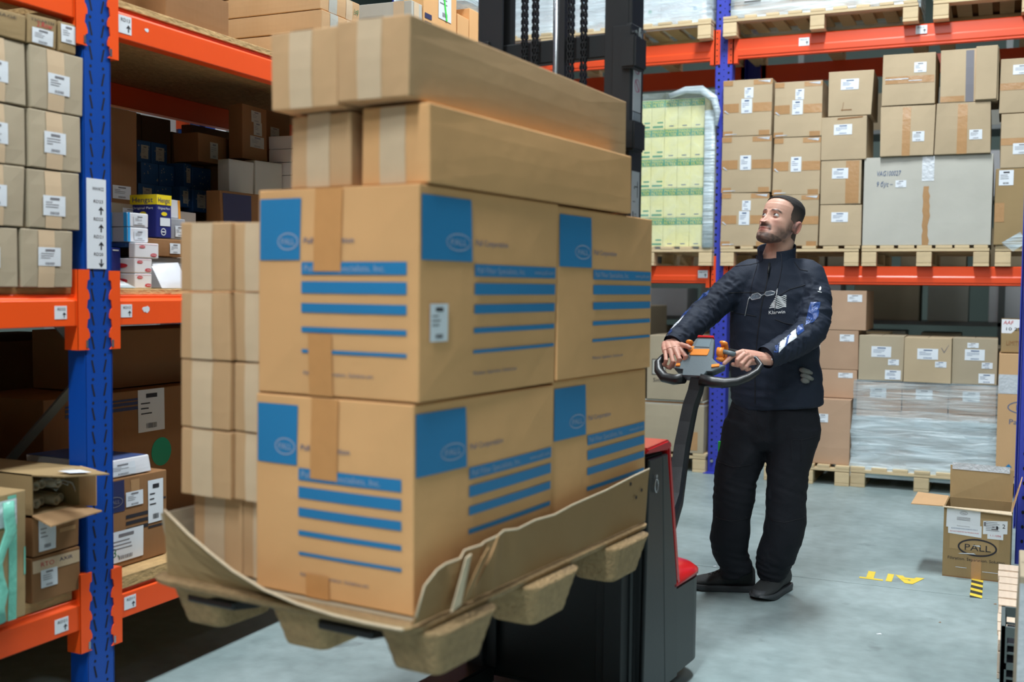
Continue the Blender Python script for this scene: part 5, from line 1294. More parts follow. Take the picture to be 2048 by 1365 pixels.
# the open carton on the floor
def open_carton():
    ang = -.035
    t = empty('open_carton', (-.226, 5.733, 0), ang, 'open tan carton on the floor with black oval logo and delivery papers', 'box')
    W, D, H, th = .300, .30, .341, .004
    M = MB().box(0, 0, 0, W, D, th).box(0, 0, 0, W, th, H).box(0, D-th, 0, W, D, H).box(0, th, 0, th, D-th, H).box(W-th, th, 0, W, D-th, H)
    M.build('carton_body', CARDB, t)
    def fl(a, b, c, d, m_=CARDB, n=None):
        n = Vector(n or (0, 0, .004)); P = [Vector(p) for p in (a, b, c, d)]
        return MB().add(P+[p+n for p in P], [(0, 1, 2, 3), (7, 6, 5, 4), (0, 4, 5, 1), (1, 5, 6, 2), (2, 6, 7, 3), (3, 7, 4, 0)]).build('flap', m_, t, fix=True)
    f = fl((.004, D, H), (W-.004, D, H), (W-.002, D+.02, H+.155), (.0, D+.03, H+.16), CARDB, (0, .004, 0))
    MB().add([(.01, D+.024, H+.140), (W-.02, D+.015, H+.138), (W-.02, D+.020, H+.170), (.01, D+.028, H+.176)], [(0, 1, 2, 3)]).build('film_tape', TAPEW, f)
    fl((0, 0, H), (0, D, H), (-.15, D-.01, H+.008), (-.155, .02, H-.006), CARDL)
    fl((W, 0, H), (W, D, H), (W+.035, D-.0, H+.13), (W+.03, .02, H+.125), CARDL, (.004, 0, 0))
    fl((0, 0, H), (W, 0, H), (W+.004, -.018, H-.012), (-.006, -.018, H+.0), EDGE)
    F = lambda g, m_, n_, off=.001, par=None: MB().add([(p[0], -off, p[1]) for p in g[0]], g[1]).build(n_, m_, par or t)
    F(g_rect(.005, .0, W-.005, .005), CARDD, 'bottom_edge')
    F(g_rect(.13, .0, .175, .10), TAPEB, 'tape', .0015); F(g_rect(.03, .14, .25, .30), TAPE if False else mat('tape_olive', srgb(170, 142, 98), rough=.25), 'tape', .0008)
    F(g_ring(.155, .155, .088, .043, .008, 40), INK, 'oval_logo', .002); F(g_text('PALL', .095, .140, .030, width=.12, bold=1), INK, 'logo_lettering', .002)
    F(g_text('Filtration. Separation. Solution.', .022, .088, .014, width=.26), INK, 'lettering', .002)
    p = F(g_poly([(.012, .245), (.165, .245), (.165, .335), (.014, .335)]), PAPER, 'paper_sheet', .0025)
    p2 = F(g_poly([(.022, .215), (.172, .205), (.172, .262), (.020, .268)]), PAPER, 'paper_sheet', .003)
    F(g_join(g_ring(.09, .318, .018, .009, .0015, 20), g_text('PALL', .078, .314, .008, width=.024), *[g_rect(.06, .295-.006*i, .12, .297-.006*i) for i in range(3)]), INKG, 'print', .0036, p)
    F(g_text('Technical Carrier', .06, .252, .005, width=.06), INKG, 'print', .0038, p2)
    F(g_text('CUSTOMER DOCUMENTS ONLY', .035, .238, .006, width=.12), PTEXT, 'print', .0038, p2)
    F(g_text('DO NOT REMOVE, Part Numbers Inside', .03, .223, .006, width=.13), INKR, 'print', .0038, p2)
    p3 = F(g_poly([(.178, .225), (.285, .235), (.285, .298), (.178, .290)]), PAPER, 'paper_sheet', .0025)
    F(g_join(*[g_rect(.19, .285-.008*i, .24+.01*(i % 2), .287-.008*i) for i in range(6)], g_rect(.181, .265, .19, .285), g_rect(.215, .250, .245, .256)), INKG, 'print', .0036, p3)
    F(g_join(g_text('2', .262, .262, .02), g_disc(.240, .262, .005, .008), g_rect(.218, .262, .228, .265)), INK, 'handwriting', .004, p3)
    p4 = F(g_poly([(.198, .205), (.268, .205), (.268, .24), (.198, .24)]), PAPER, 'paper_sheet', .0031)
    F(g_text('1.1.1336', .208, .218, .009, width=.05), INKR, 'red_print', .004, p4)
    F(g_join(g_rect(.06, .05, .11, .053), g_rect(.18, .04, .25, .043), g_poly([(.07, .118), (.15, .122), (.14, .127), (.08, .122)]), g_poly([(.13, .165), (.17, .16), (.165, .168)])), TAPEW, 'film_glint', .003)
open_carton()
# floor lettering and hazard tape
def floor_flat(geo, m_, name, z=.0012):
    return MB().add([(p[0], p[1], z) for p in geo[0]], geo[1]).build(name, m_)
aw = empty('floor_marking', (-.46, 5.6, 0), 0, 'yellow lettering AIT on the grey floor, upside down to the viewer', 'floor marking')
def letter(pts_list):
    V = [(x+.46, y-5.6, .0012+.0004*n_) for n_, p in enumerate(pts_list) for x, y in p]; F = []; k_ = 0
    for p in pts_list: F.append(tuple(range(k_, k_+len(p)))); k_ += len(p)
    MB().add(V, F).build('letter', YMARK, aw)
letter([[(-.590, 5.500), (-.480, 5.492), (-.480, 5.520), (-.590, 5.528)], [(-.560, 5.525), (-.525, 5.523), (-.528, 5.655), (-.563, 5.658)]])
letter([[(-.468, 5.497), (-.440, 5.495), (-.440, 5.645), (-.470, 5.648)]])
letter([[(-.400, 5.640), (-.436, 5.641), (-.380, 5.495), (-.345, 5.494)], [(-.345, 5.494), (-.380, 5.495), (-.338, 5.634), (-.300, 5.632)], [(-.402, 5.570), (-.330, 5.567), (-.335, 5.604), (-.400, 5.607)]])
ht = empty('hazard_tape', (-.066, 5.56, 0), 0, 'short strip of black and yellow hazard tape leading to the open carton', 'floor tape')
x0, x1, y0, y1 = -.092, -.040, 5.375, 5.735
MB().box(x0+.066, y0-5.56, .0004, x1+.066, y1-5.56, .001).build('black_base', KMARK, ht)
for i in range(4):
    yb = y0+.004+.098*i
    MB().add([(x0+.066, min(yb+.032, y1)-5.56, .0016), (x1+.066, yb-5.56, .0016), (x1+.066, min(yb+.046, y1)-5.56, .0016), (x0+.066, min(yb+.078, y1)-5.56, .0016)], [(0, 1, 2, 3)]).build('yellow_stripe', YMARK, ht)
# debris on the floor
for i, (x, y, s) in enumerate(((-.42, 4.62, .012), (-1.28, 5.40, .010), (.01, 5.30, .008), (-.20, 4.9, .006))):
    o = MB().add([(x, y, .001), (x+s*1.6, y+s*.4, .002), (x+s, y+s, .004), (x-s*.3, y+s*.6, .001)], [(0, 1, 2, 3)]).build('paper_scrap', PAPER if i < 2 else CARDD)
    tag(o, ('small white scrap lying on the open floor', 'tiny white scrap on the floor joint', 'small wood chip by the pine pallet', 'tiny brown chip on the floor before the open carton')[i], 'scrap')

# pine pallet, crate and carton at the right edge
pallet('pale new pine pallet lying at the right picture edge', .825, 4.275, 0, 1.2, .8, rz=PI/2, nb=10, m=WOODP)
def crate():
    t = empty('plastic_crate', (.033, 3.99, 0), 0, 'dark grey folding plastic crate with grid openings at the lower right corner', 'crate')
    W, D, H = .40, .27, .272
    CR = mat('crate_plastic', srgb(92, 104, 104), rough=.5, var=.06)
    for (n, a) in (('side_wall', (0, 0)), ('side_wall', (0, D-.012))):
        M = MB(); y = a[1]
        M.box(0, y, 0, W, y+.012, .03).box(0, y, H-.035, W, y+.012, H).box(0, y, .03, .018, y+.012, H-.035).box(W-.018, y, .03, W, y+.012, H-.035).box(0, y, .128, W, y+.012, .150)
        x = .045
        while x < W-.03: M.box(x, y+.001, .03, x+.008, y+.011, H-.035); x += .042
        for z in (.06, .095, .18, .21): M.box(.01, y+.001, z, W-.01, y+.011, z+.006)
        M.build(n, CR, t)
    for x in (0, W-.012):
        M = MB(); M.box(x, 0, 0, x+.012, D, .03).box(x, 0, H-.035, x+.012, D, H).box(x, 0, .03, x+.012, .02, H-.035).box(x, D-.02, .03, x+.012, D, H-.035)
        y = .05
        while y < D-.03: M.box(x+.001, y, .03, x+.011, y+.01, H-.035); y += .045
        M.build('end_wall', CR, t)
    MB().box(0, 0, 0, W, D, .008).build('base', CR, t)
    MB().box(.02, .02, .01, W-.02, D-.02, H-.06).build('dark_block', HOLE, t)  # near-black block filling the crate behind its grid openings
crate()
o = carton('carton', 'blurred tan carton in the bottom right corner nearest the camera', 'box', .070, 3.35, 0, .40, .35, .60, CARDG, seed=901, bulge=.006)
tape(o, 'f', .0, .30, .04, .58, TAPEW)
o = MB().add([(-.01, 7.98, 1.72), (.10, 7.99, 1.79), (.14, 8.0, 1.72), (.06, 7.99, 1.66), (.0, 8.02, 1.70), (.1, 8.03, 1.76)], [(0, 1, 5, 4), (0, 3, 2, 1), (0, 4, 3), (1, 2, 5)]).build('loose_film', FILMD)
tag(o, 'loose torn film sticking out at the right edge of the middle level', 'film')

# ================================================================== THE WORKER
RO = Vector((-1.0, 4.98, 0))
def rel(p): return Vector(p)-RO
SKIN = mat('skin', srgb(206, 158, 138), rough=.5, spec=.4)
def skin_nodes():
    m = SKIN; nt = m.node_tree; N = nt.nodes; L = nt.links; b = N['Principled BSDF']
    b.inputs['Subsurface Weight'].default_value = .08; b.inputs['Subsurface Radius'].default_value = (.02, .008, .004)
    nz = N.new('ShaderNodeTexNoise'); nz.inputs['Scale'].default_value = 40; tc = N.new('ShaderNodeTexCoord'); L.new(tc.outputs['Object'], nz.inputs['Vector'])
    last = None
    def mixin(attr, col, prev):
        a = N.new('ShaderNodeAttribute'); a.attribute_name = attr
        mx = N.new('ShaderNodeMix'); mx.data_type = 'RGBA'
        L.new(a.outputs['Fac'], mx.inputs['Factor'])
        if prev is None: mx.inputs['A'].default_value = srgb(208, 162, 142)
        else: L.new(prev, mx.inputs['A'])
        mx.inputs['B'].default_value = col
        return mx.outputs['Result']
    last = mixin('redness', srgb(198, 122, 108), None)
    last = mixin('beard', srgb(70, 58, 54), last)
    last = mixin('lips', srgb(172, 104, 98), last)
    L.new(last, b.inputs['Base Color'])
    bp = N.new('ShaderNodeBump'); bp.inputs['Strength'].default_value = .12; bp.inputs['Distance'].default_value = .004
    n2 = N.new('ShaderNodeTexNoise'); n2.inputs['Scale'].default_value = 260; L.new(tc.outputs['Object'], n2.inputs['Vector']); L.new(n2.outputs[0], bp.inputs['Height']); L.new(bp.outputs[0], b.inputs['Normal'])
skin_nodes()
JACKET = mat('jacket_navy', srgb(27, 36, 52), rough=.75, spec=.35, var=.10, vscale=6, bump=.12, bscale=220)
TROUS = mat('trousers_dark', srgb(24, 27, 34), rough=.85, spec=.3, var=.15, vscale=4, bump=.12, bscale=200)
SEAM = mat('seam_black', srgb(16, 18, 26), rough=.7)
HAIRM = mat('short_hair', srgb(34, 28, 26), rough=.8, bump=.45, bscale=520)
nt_ = HAIRM.node_tree; a_ = nt_.nodes.new('ShaderNodeAttribute'); a_.attribute_name = 'fade'; x_ = nt_.nodes.new('ShaderNodeMix'); x_.data_type = 'RGBA'; x_.inputs['A'].default_value = srgb(34, 28, 26); x_.inputs['B'].default_value = srgb(104, 86, 76)
nt_.links.new(a_.outputs['Fac'], x_.inputs['Factor']); nt_.links.new(x_.outputs['Result'], nt_.nodes['Principled BSDF'].inputs['Base Color'])
REFL = mat('reflective_silver', srgb(215, 220, 226), rough=.35, spec=.8)
GLIT = mat('stripe_blue', srgb(34, 68, 132), rough=.4, var=.5, vscale=160)
SHOE = mat('shoe_black', srgb(46, 49, 50), rough=.7, var=.15, bump=.2, bscale=140)
LACE = mat('lace_dark', srgb(24, 25, 26), rough=.8)
SOLE = mat('shoe_sole', srgb(62, 66, 70), rough=.6)

def remeshed(M, name, voxel, smooth_it=4, fac=.5, scale=None):
    me = bpy.data.meshes.new(name); me.from_pydata(M.v, [], M.f)
    bm = bmesh.new(); bm.from_mesh(me); bmesh.ops.recalc_face_normals(bm, faces=bm.faces); bm.to_mesh(me); bm.free()
    ob = bpy.data.objects.new(name, me); COL.objects.link(ob)
    r = ob.modifiers.new('r', 'REMESH'); r.mode = 'VOXEL'; r.voxel_size = voxel; r.use_smooth_shade = True
    s = ob.modifiers.new('s', 'SMOOTH'); s.factor = fac; s.iterations = smooth_it
    dg = bpy.context.evaluated_depsgraph_get(); dg.update()
    out = bpy.data.meshes.new_from_object(ob.evaluated_get(dg))
    bpy.data.objects.remove(ob); bpy.data.meshes.remove(me)
    return out
def mesh_obj(me, name, m, parent, loc=None):
    me.materials.clear(); me.materials.append(m); me.name = name
    me.polygons.foreach_set('use_smooth', [True]*len(me.polygons))
    o = bpy.data.objects.new(name, me); COL.objects.link(o); o.parent = parent
    if loc: o.location = loc
    return o

# ---- head in its own frame: face towards -Y, z up, eyes at z = 0
HEADROT = Matrix.Rotation(math.radians(-27), 3, 'Z') @ Matrix.Rotation(math.radians(-21), 3, 'X') @ Matrix.Rotation(math.radians(3), 3, 'Y')
HEADC = rel((-0.9030, 4.9300, 1.6857))
def H2L(p): return HEADC+HEADROT@Vector(p)
HR = [(-.119, .016, -.080, -.050), (-.114, .032, -.092, -.036), (-.104, .043, -.097, -.018), (-.088, .051, -.098, .012), (-.068, .059, -.096, .036), (-.046, .065, -.094, .054), (-.022, .070, -.091, .074), (0, .0725, -.088, .088),
      (.02, .075, -.090, .095), (.036, .0765, -.093, .098), (.055, .0775, -.092, .100), (.075, .076, -.084, .098), (.092, .070, -.070, .089), (.106, .057, -.050, .072), (.114, .039, -.028, .048), (.118, .016, -.006, .020)]
def head_rings(g=0.0, hr=HR):
    out = []
    for z, w, f, b in hr:
        cy = (f+b)/2; dy = (b-f)/2+g; ww = w+g; r = []
        for k in range(40):
            a = 2*PI*k/40; c, s = math.cos(a), math.sin(a)
            x = ww*math.copysign(abs(c)**.86, c); y = dy*math.copysign(abs(s)**.9, s)
            if s < 0: x *= 1-.10*abs(s)**2
            r.append(tuple(H2L((x, cy+y, z+g*(1 if z > 0 else -1)*.3))))
        out.append(r)
    return out
B = MB()
B.loft(head_rings())
# ears
for s in (-1, 1):
    for (dz, dy, rr, ww) in ((0, .018, .030, .007),):
        ring = []
        for i in range(7):
            t = (0, .25, .5, .75, 1.0, 1.0, .72)[i]; x = s*(.066+.022*t); k = (.55, .75, .95, 1.0, .88, .72, .55)[i]
            ring.append([tuple(H2L((x+s*.004*math.cos(a), .016+.012*t+.0175*k*math.sin(a), -.012+.031*k*math.cos(a)))) for a in [2*PI*q/14 for q in range(14)]])
        B.loft(ring)
neck_top = H2L((0, .040, -.005)); 
B.tube([neck_top, neck_top.lerp(rel((-0.9250, 4.9750, 1.5219)), .5), rel((-0.9250, 4.9750, 1.5219)), rel((-0.9246, 4.9800, 1.4640))], [(.056, .054), (.060, .058), (.066, .066), (.085, .11)], 24)
# inner body: trunk, arms and legs carried inside the clothes so that the figure is one surface
B.tube([rel((-0.9250, 4.9800, 1.4819)), rel((-0.9268, 4.9700, 1.3479)), rel((-0.9235, 4.9800, 1.1238)), rel((-0.9221, 5.0000, 0.8970)), rel((-0.9234, 5.0000, 0.7609))], [(.07, .13), (.10, .15), (.10, .15), (.095, .145), (.09, .14)], 20)
RA = [(-1.0373, 4.9550, 1.4451), (-1.1292, 4.8900, 1.3632), (-1.2048, 4.8000, 1.2783), (-1.2354, 4.6800, 1.2233), (-1.2718, 4.5750, 1.1570)]
LA = [(-0.7872, 4.9850, 1.4428), (-0.7476, 4.9400, 1.3333), (-0.7495, 4.8600, 1.2175), (-0.8181, 4.7500, 1.1531), (-0.8908, 4.6400, 1.1095)]
for A, rr in ((RA, (.05, .045, .04, .038, .028)), (LA, (.05, .045, .04, .038, .028))): B.tube([rel(p) for p in A], list(rr), 14)
for a, b, c in (((-1.0389, 5.0000, 0.7765), (-1.0904, 4.9500, 0.3899), (-1.0780, 5.0000, 0.1499)), ((-0.8463, 5.0000, 0.7884), (-0.8634, 5.0000, 0.3792), (-0.9193, 5.0600, 0.0846))):
    B.tube([rel(a), rel(b), rel(c)], [.075, .055, .04], 14)
# hands
def finger(pts, r0, r1):
    P = [rel(p) for p in pts]; n = len(P)
    fine = []
    for i in range(n-1):
        for k in range(4): fine.append(P[i].lerp(P[i+1], k/4))
    fine.append(P[-1]); fine.append(P[-1]+(P[-1]-P[-2]).normalized()*r1*.7)
    m = len(fine); rad = [r0+(r1-r0)*i/(m-1)+(.0008 if i in (4, 8) else 0) for i in range(m)]; rad[-1] = r1*.55
    B.tube(fine, rad, 12)
RW = (-1.2748, 4.5700, 1.1614)
RF = [[(-1.2254, 4.4950, 1.1387), (-1.1910, 4.4650, 1.1080), (-1.2004, 4.4700, 1.0823), (-1.2229, 4.4900, 1.0782)],
      [(-1.2455, 4.4900, 1.1383), (-1.2158, 4.4550, 1.0972), (-1.2278, 4.4620, 1.0671), (-1.2514, 4.4850, 1.0647)],
      [(-1.2670, 4.4900, 1.1333), (-1.2433, 4.4550, 1.0857), (-1.2585, 4.4650, 1.0594), (-1.2778, 4.4870, 1.0615)],
      [(-1.2878, 4.4950, 1.1240), (-1.2755, 4.4620, 1.0904), (-1.2845, 4.4720, 1.0684), (-1.2962, 4.4900, 1.0711)]]
RT = [(-1.2546, 4.5450, 1.1524), (-1.2220, 4.5050, 1.1552), (-1.1916, 4.4800, 1.1510), (-1.1761, 4.4700, 1.1457)]
LW = (-0.8940, 4.6350, 1.1075)
LF = [[(-0.9735, 4.5250, 1.1333), (-0.9976, 4.4950, 1.1216), (-1.0181, 4.4780, 1.1012), (-1.0320, 4.4680, 1.0848)],
      [(-0.9589, 4.5250, 1.1256), (-0.9841, 4.4920, 1.0996), (-0.9834, 4.5000, 1.0786), (-0.9733, 4.5200, 1.0778)],
      [(-0.9453, 4.5300, 1.1155), (-0.9671, 4.5000, 1.0854), (-0.9647, 4.5100, 1.0664), (-0.9546, 4.5300, 1.0676)],
      [(-0.9327, 4.5400, 1.1030), (-0.9515, 4.5150, 1.0728), (-0.9486, 4.5220, 1.0601), (-0.9401, 4.5400, 1.0634)]]
LT = [(-0.9283, 4.5900, 1.0920), (-0.9601, 4.5450, 1.0810), (-0.9867, 4.5150, 1.0796), (-1.0041, 4.5000, 1.0819)]
for Wp, F4, T4 in ((RW, RF, RT), (LW, LF, LT)):
    for i, f in enumerate(F4):
        finger(f, (.0112, .0114, .0108, .0096)[i], (.0086, .0088, .0082, .0072)[i])
        w = rel(Wp)+(rel(f[0])-rel(F4[0][0]))*.55
        B.tube([w, w.lerp(rel(f[0]), .5), rel(f[0])], [.018, .0185, .0135], 12)
    finger(T4, .0125, .0088)
    B.tube([rel(Wp), rel(T4[0]).lerp(rel(T4[1]), .3)], [.019, .014], 12)
me = remeshed(B, 'person', .0022, 5, .5)
# facial relief, pushed along the face direction
inv = HEADROT.transposed()
g2 = lambda a, s: math.exp(-(a/s)**2)
A_b = [0.0]*len(me.vertices); A_l = [0.0]*len(me.vertices); A_r = [0.0]*len(me.vertices)
def sm(a, b, x): t = min(1, max(0, (x-a)/(b-a))); return t*t*(3-2*t)
loc_ = [inv @ (v.co-HEADC) for v in me.vertices]
for i, v in enumerate(me.vertices):
    p = loc_[i]
    if abs(p.x) > .12 or abs(p.y) > .14 or p.z > .15 or p.z < -.16:
        # knuckles redder than the backs of the hands
        A_r[i] = .35*noise.noise(v.co*60)+.2 if v.co.z < 1.25 else 0
        continue
    x, y, z = p
    ax = abs(x)
    if y < -.02:
        fr = sm(-.03, -.06, y)
        zz = z
        # nose: bridge rising to the tip, cut under
        if -.052 < z < .022:
            t = (0.022-z)/.060; amp = .004+.026*min(1, t)**1.2
            if z < -.038: amp *= max(0, (z+.052)/.014)
            d = amp*g2(x, .0075+.006*min(1, t))
        else: d = 0
        d += .007*g2(ax-.013, .006)*g2(z+.036, .007)
        d -= .0135*g2(ax-.030, .0155)*g2(z-.001, .0110)
        d += .0080*g2(ax-.030, .020)*g2(z-.0215, .0065)-.005*g2(ax-.006, .0035)*g2(z+.0475, .003)
        d += .0065*g2(ax-.048, .016)*g2(z+.020, .012)-.004*g2(ax-.045, .012)*g2(z+.058, .014)
        d += .0055*g2(x, .022)*g2(z+.0615, .0048)+.006*g2(x, .018)*g2(z+.0735, .005)-.0045*g2(x, .024)*g2(z+.0675, .0022)
        d -= .003*g2(ax-.028, .006)*g2(z+.068, .008)
        d -= .003*g2(x, .014)*g2(z+.084, .005)
        d += .007*g2(x, .020)*g2(z+.102, .012)
        d -= .0015*g2(z-.062, .003)*g2(x, .035)
        d -= .002*g2(ax-.030, .003+.010*1)*g2(z+.050, .010)*0
        q = Vector((0, -d*fr, -.25*d*fr if -.04 < z < 0 and ax < .012 else 0))
        v.co += HEADROT@q
    # masks
    nz = noise.noise(Vector((x, y, z))*90)*.5+.5
    jaw = sm(-.034, -.060, z)*sm(.030, .012, y)
    cheek = sm(.030, .062, ax)*sm(-.028, -.058, z)
    must = min(1, 1.35*g2(z+.0525, .0085)*sm(.036, .024, ax)*sm(-.05, -.07, y)+g2(ax-.030, .006)*g2(z+.066, .014))
    chin = sm(-.076, -.088, z)
    side = sm(.050, .066, ax)*sm(-.045, -.010, y)*sm(.03, .018, y)*sm(.06, .02, z)
    b = max(must*1.0, chin*.9*sm(.02, -.01, y), cheek*.75*sm(.015, .0, y), side*.8*sm(.035, -.02, z))
    b = b if z > -.135 else 0
    b *= .75+.4*nz
    if y < -.05:
        b = max(b, 1.15*g2(z-.0235-.004*sm(.02, .05, ax)+.010*sm(.035, .055, ax), .0042)*sm(.010, .016, ax)*sm(.056, .048, ax))
    lp = g2(x, .021)*max(g2(z+.0625, .004), g2(z+.073, .0045))*(1 if y < -.07 else 0)
    A_l[i] = min(1, lp*1.2); A_b[i] = min(.92, max(0, b*(1-min(1, lp*1.3))))
    red = .75*g2(ax-.086, .02)*(1 if ax > .072 and z < .04 else 0)+.6*g2(x, .014)*g2(z+.035, .014)*(1 if y < -.08 else 0)+.35*g2(ax-.042, .016)*g2(z+.03, .016)*(1 if y < -.04 else 0)
    A_r[i] = min(1, red)
for nm, arr in (('beard', A_b), ('lips', A_l), ('redness', A_r)):
    at = me.attributes.new(nm, 'FLOAT', 'POINT'); at.data.foreach_set('value', arr)
person = mesh_obj(me, 'person', SKIN, None)
person.location = RO
tag(person, 'man in navy work clothes with cropped hair and stubble, looking up, hands on the tiller', 'person')
# hair: a short nap grown from the scalp faces
def zt(y):
    P = [(-.12, .088), (-.075, .086), (-.055, .074), (-.040, .058), (-.030, .030), (-.022, .008), (-.005, .004), (.012, -.006), (.030, -.030), (.045, -.052), (.2, -.060)]
    for (a, b), (c, d) in zip(P, P[1:]):
        if a <= y <= c: return b+(d-b)*(y-a)/(c-a)
    return 1
HV = {}; hv = []; hf = []
for pl in me.polygons:
    c = sum((loc_[k] for k in pl.vertices), Vector())/len(pl.vertices)
    if abs(c.x) > .1 or abs(c.y) > .13 or c.z > .14 or c.z < -.08: continue
    if abs(c.x) > .0775 and c.z < .03: continue
    jag = noise.noise(c*60)*.0025
    if c.z > zt(c.y-.18*abs(c.x) if c.y < -.03 else c.y)+jag:
        f = []
        for k in pl.vertices:
            if k not in HV:
                p = loc_[k]; e = .0009+.0042*sm(.03, .10, p.z)+.0007*noise.noise(p*300)
                n = Vector((p.x, p.y-.005, p.z*.9)).normalized()
                HV[k] = len(hv); hv.append(tuple(me.vertices[k].co+HEADROT@n*max(.0006, e)))
            f.append(HV[k])
        hf.append(tuple(f))
ho = MB().add(hv, hf).build('hair', HAIRM, person, smooth=True)
at = ho.data.attributes.new('fade', 'FLOAT', 'POINT'); at.data.foreach_set('value', [min(.8, sm(.075, .0, (inv @ (Vector(q)-HEADC)).z)*.9) for q in hv])
EYEW = mat('eye_white', srgb(222, 218, 214), rough=.2, spec=.6); IRIS = mat('iris_brown', srgb(52, 38, 30), rough=.2, spec=.8)
for s in (-1, 1):
    def sph(c, r, a0, a1, rot=0, n=14, m=10):
        rings = []
        for i in range(m+1):
            th = a0+(a1-a0)*i/m
            rings.append([tuple(H2L(Vector(c)+Vector((r*math.sin(th)*math.cos(2*PI*k/n), -r*math.cos(th)*math.cos(rot)-r*math.sin(th)*math.sin(2*PI*k/n)*math.sin(rot), r*math.sin(th)*math.sin(2*PI*k/n)*math.cos(rot)-r*math.cos(th)*math.sin(rot))))) for k in range(n)])
        return rings
    c = (s*.0305, -.0725, .003)
    e = MB().loft(sph(c, .0122, .02, PI-.02), caps=True).build('eye', EYEW, person, smooth=True)
    ir = [(r_*math.cos(2*PI*k/16), r_*math.sin(2*PI*k/16)) for r_ in (.0064,) for k in range(16)]
    Pn = [(0, 0)]+[(q*a, q*b) for q in (.5, 1) for a, b in ir]
    MB().add([tuple(H2L((c[0]-.0020+a, c[1]-math.sqrt(max(0, .0127**2-(a-.0020)**2-(b+.0030)**2)), c[2]+.0030+b))) for a, b in Pn], [(0, 1+k, 1+(k+1) % 16) for k in range(16)]+[(1+k, 17+k, 17+(k+1) % 16, 1+(k+1) % 16) for k in range(16)]).build('iris', IRIS, e)
    for up_, off in ((1, .0015), (-1, .0)):
        rings = []
        for i in range(7):
            ph = (math.radians(33)+i*math.radians(11)) if up_ > 0 else (math.radians(-26)-i*math.radians(9))
            row = []
            for k in range(13):
                la = math.radians(-75+150*k/12); r_ = .0134
                ph_ = ph*math.cos(la*.75)**.6 if i == 0 else ph
                row.append(tuple(H2L((c[0]+r_*math.sin(la)*math.cos(ph_), c[1]-r_*math.cos(la)*math.cos(ph_), c[2]+r_*math.sin(ph_)))))
            rings.append(row)
        V = [p for r_ in rings for p in r_]; F = [(i*13+k, i*13+k+1, (i+1)*13+k+1, (i+1)*13+k) for i in range(6) for k in range(12)]
        MB().add(V, F).build('eyelid', mat('eyelid_skin', srgb(178, 128, 112), rough=.5), person, smooth=True)

# ---- jacket
J = MB()
tor = [((-0.9080, 5.0000, 0.8684), .135, .200), ((-0.9133, 4.9950, 0.9431), .142, .203), ((-0.9204, 4.9850, 1.0450), .146, .200), ((-0.9253, 4.9750, 1.1464), .145, .196), ((-0.9291, 4.9700, 1.2585), .142, .192), ((-0.9290, 4.9700, 1.3479), .136, .188),
       ((-0.9263, 4.9720, 1.4104), .122, .178), ((-0.9236, 4.9750, 1.4595), .100, .150), ((-0.9223, 4.9750, 1.4996), .082, .108), ((-0.9230, 4.9750, 1.5308), .074, .082)]
J.tube([rel(t[0]) for t in tor], [(t[1], t[2]) for t in tor], 32)
def smoothpath(P, n=4):
    P = [Vector(p) for p in P]; out = []
    for i in range(len(P)-1):
        p0 = P[max(i-1, 0)]; p1 = P[i]; p2 = P[i+1]; p3 = P[min(i+2, len(P)-1)]
        for k in range(n):
            t = k/n
            out.append(.5*((2*p1)+(-p0+p2)*t+(2*p0-5*p1+4*p2-p3)*t*t+(-p0+3*p1-3*p2+p3)*t**3))
    out.append(P[-1]); return out
def lerp_list(r, n=4):
    out = []
    for i in range(len(r)-1):
        for k in range(n): out.append(r[i]+(r[i+1]-r[i])*k/n)
    return out+[r[-1]]
RAs = smoothpath([rel(p) for p in [(-0.9948, 4.9650, 1.4545)]+RA[:]]); LAs = smoothpath([rel(p) for p in [(-0.8388, 4.9800, 1.4556)]+LA[:]])
J.tube(RAs, lerp_list([.070, .079, .071, .066, .059, .047]), 20); J.tube(LAs, lerp_list([.070, .081, .075, .069, .060, .048]), 20)
jm = remeshed(J, 'jacket', .0055, 10, .55)
def near_arm(p):
    best = (9, 0, 0)
    for ai, A in enumerate((RAs, LAs)):
        acc = 0
        for a, b in zip(A, A[1:]):
            ab = b-a; L_ = ab.length; t = max(0, min(1, (p-a).dot(ab)/(L_*L_))); d = (p-a-ab*t).length
            if d < best[0]: best = (d, acc+t*L_, ai)
            acc += L_
    return best
def ridged(q): return 1-abs(noise.noise(q))*2
jm_n = [v.normal.copy() for v in jm.vertices]
for i, v in enumerate(jm.vertices):
    p = v.co; d, s_, ai = near_arm(p); n_ = jm_n[i]
    arm = sm(.10, .07, d)*sm(.06, .14, s_)
    q = Vector((p.x*3, p.y*3, p.z*3))
    ang = math.atan2(n_.z, n_.x)
    w1 = ridged(Vector((s_*26+ai*7, ang*.9, p.z*2+ai)))*.0065+ridged(Vector((s_*48, ang*1.6, 5+ai)))*.003
    w2 = ridged(Vector((p.x*5+p.z*3.5, p.y*3, p.z*9-p.x*4)))*.0050+ridged(Vector((p.x*9, 4, p.z*20+p.x*8)))*.0022
    low = sm(1.12, .93, p.z)
    w2 += ridged(Vector((p.x*3, 7, p.z*26)))*.004*low
    v.co += n_*((w1-.004)*arm+(w2-.003)*(1-arm))
jm.update()
jacket = mesh_obj(jm, 'jacket', JACKET, person)
from mathutils.bvhtree import BVHTree
jb = BVHTree.FromPolygons([v.co.copy() for v in jm.vertices], [tuple(p.vertices) for p in jm.polygons])
def onto(p, off, dirv=(0.0, 1, 0)):
    """drop a world point on the jacket surface, seen from the front"""
    q = rel(p); dv = Vector(dirv).normalized(); h = jb.ray_cast(q-dv*.8, dv)
    if h[0] is None:
        h = jb.find_nearest(q)
    return h[0]-dv*off
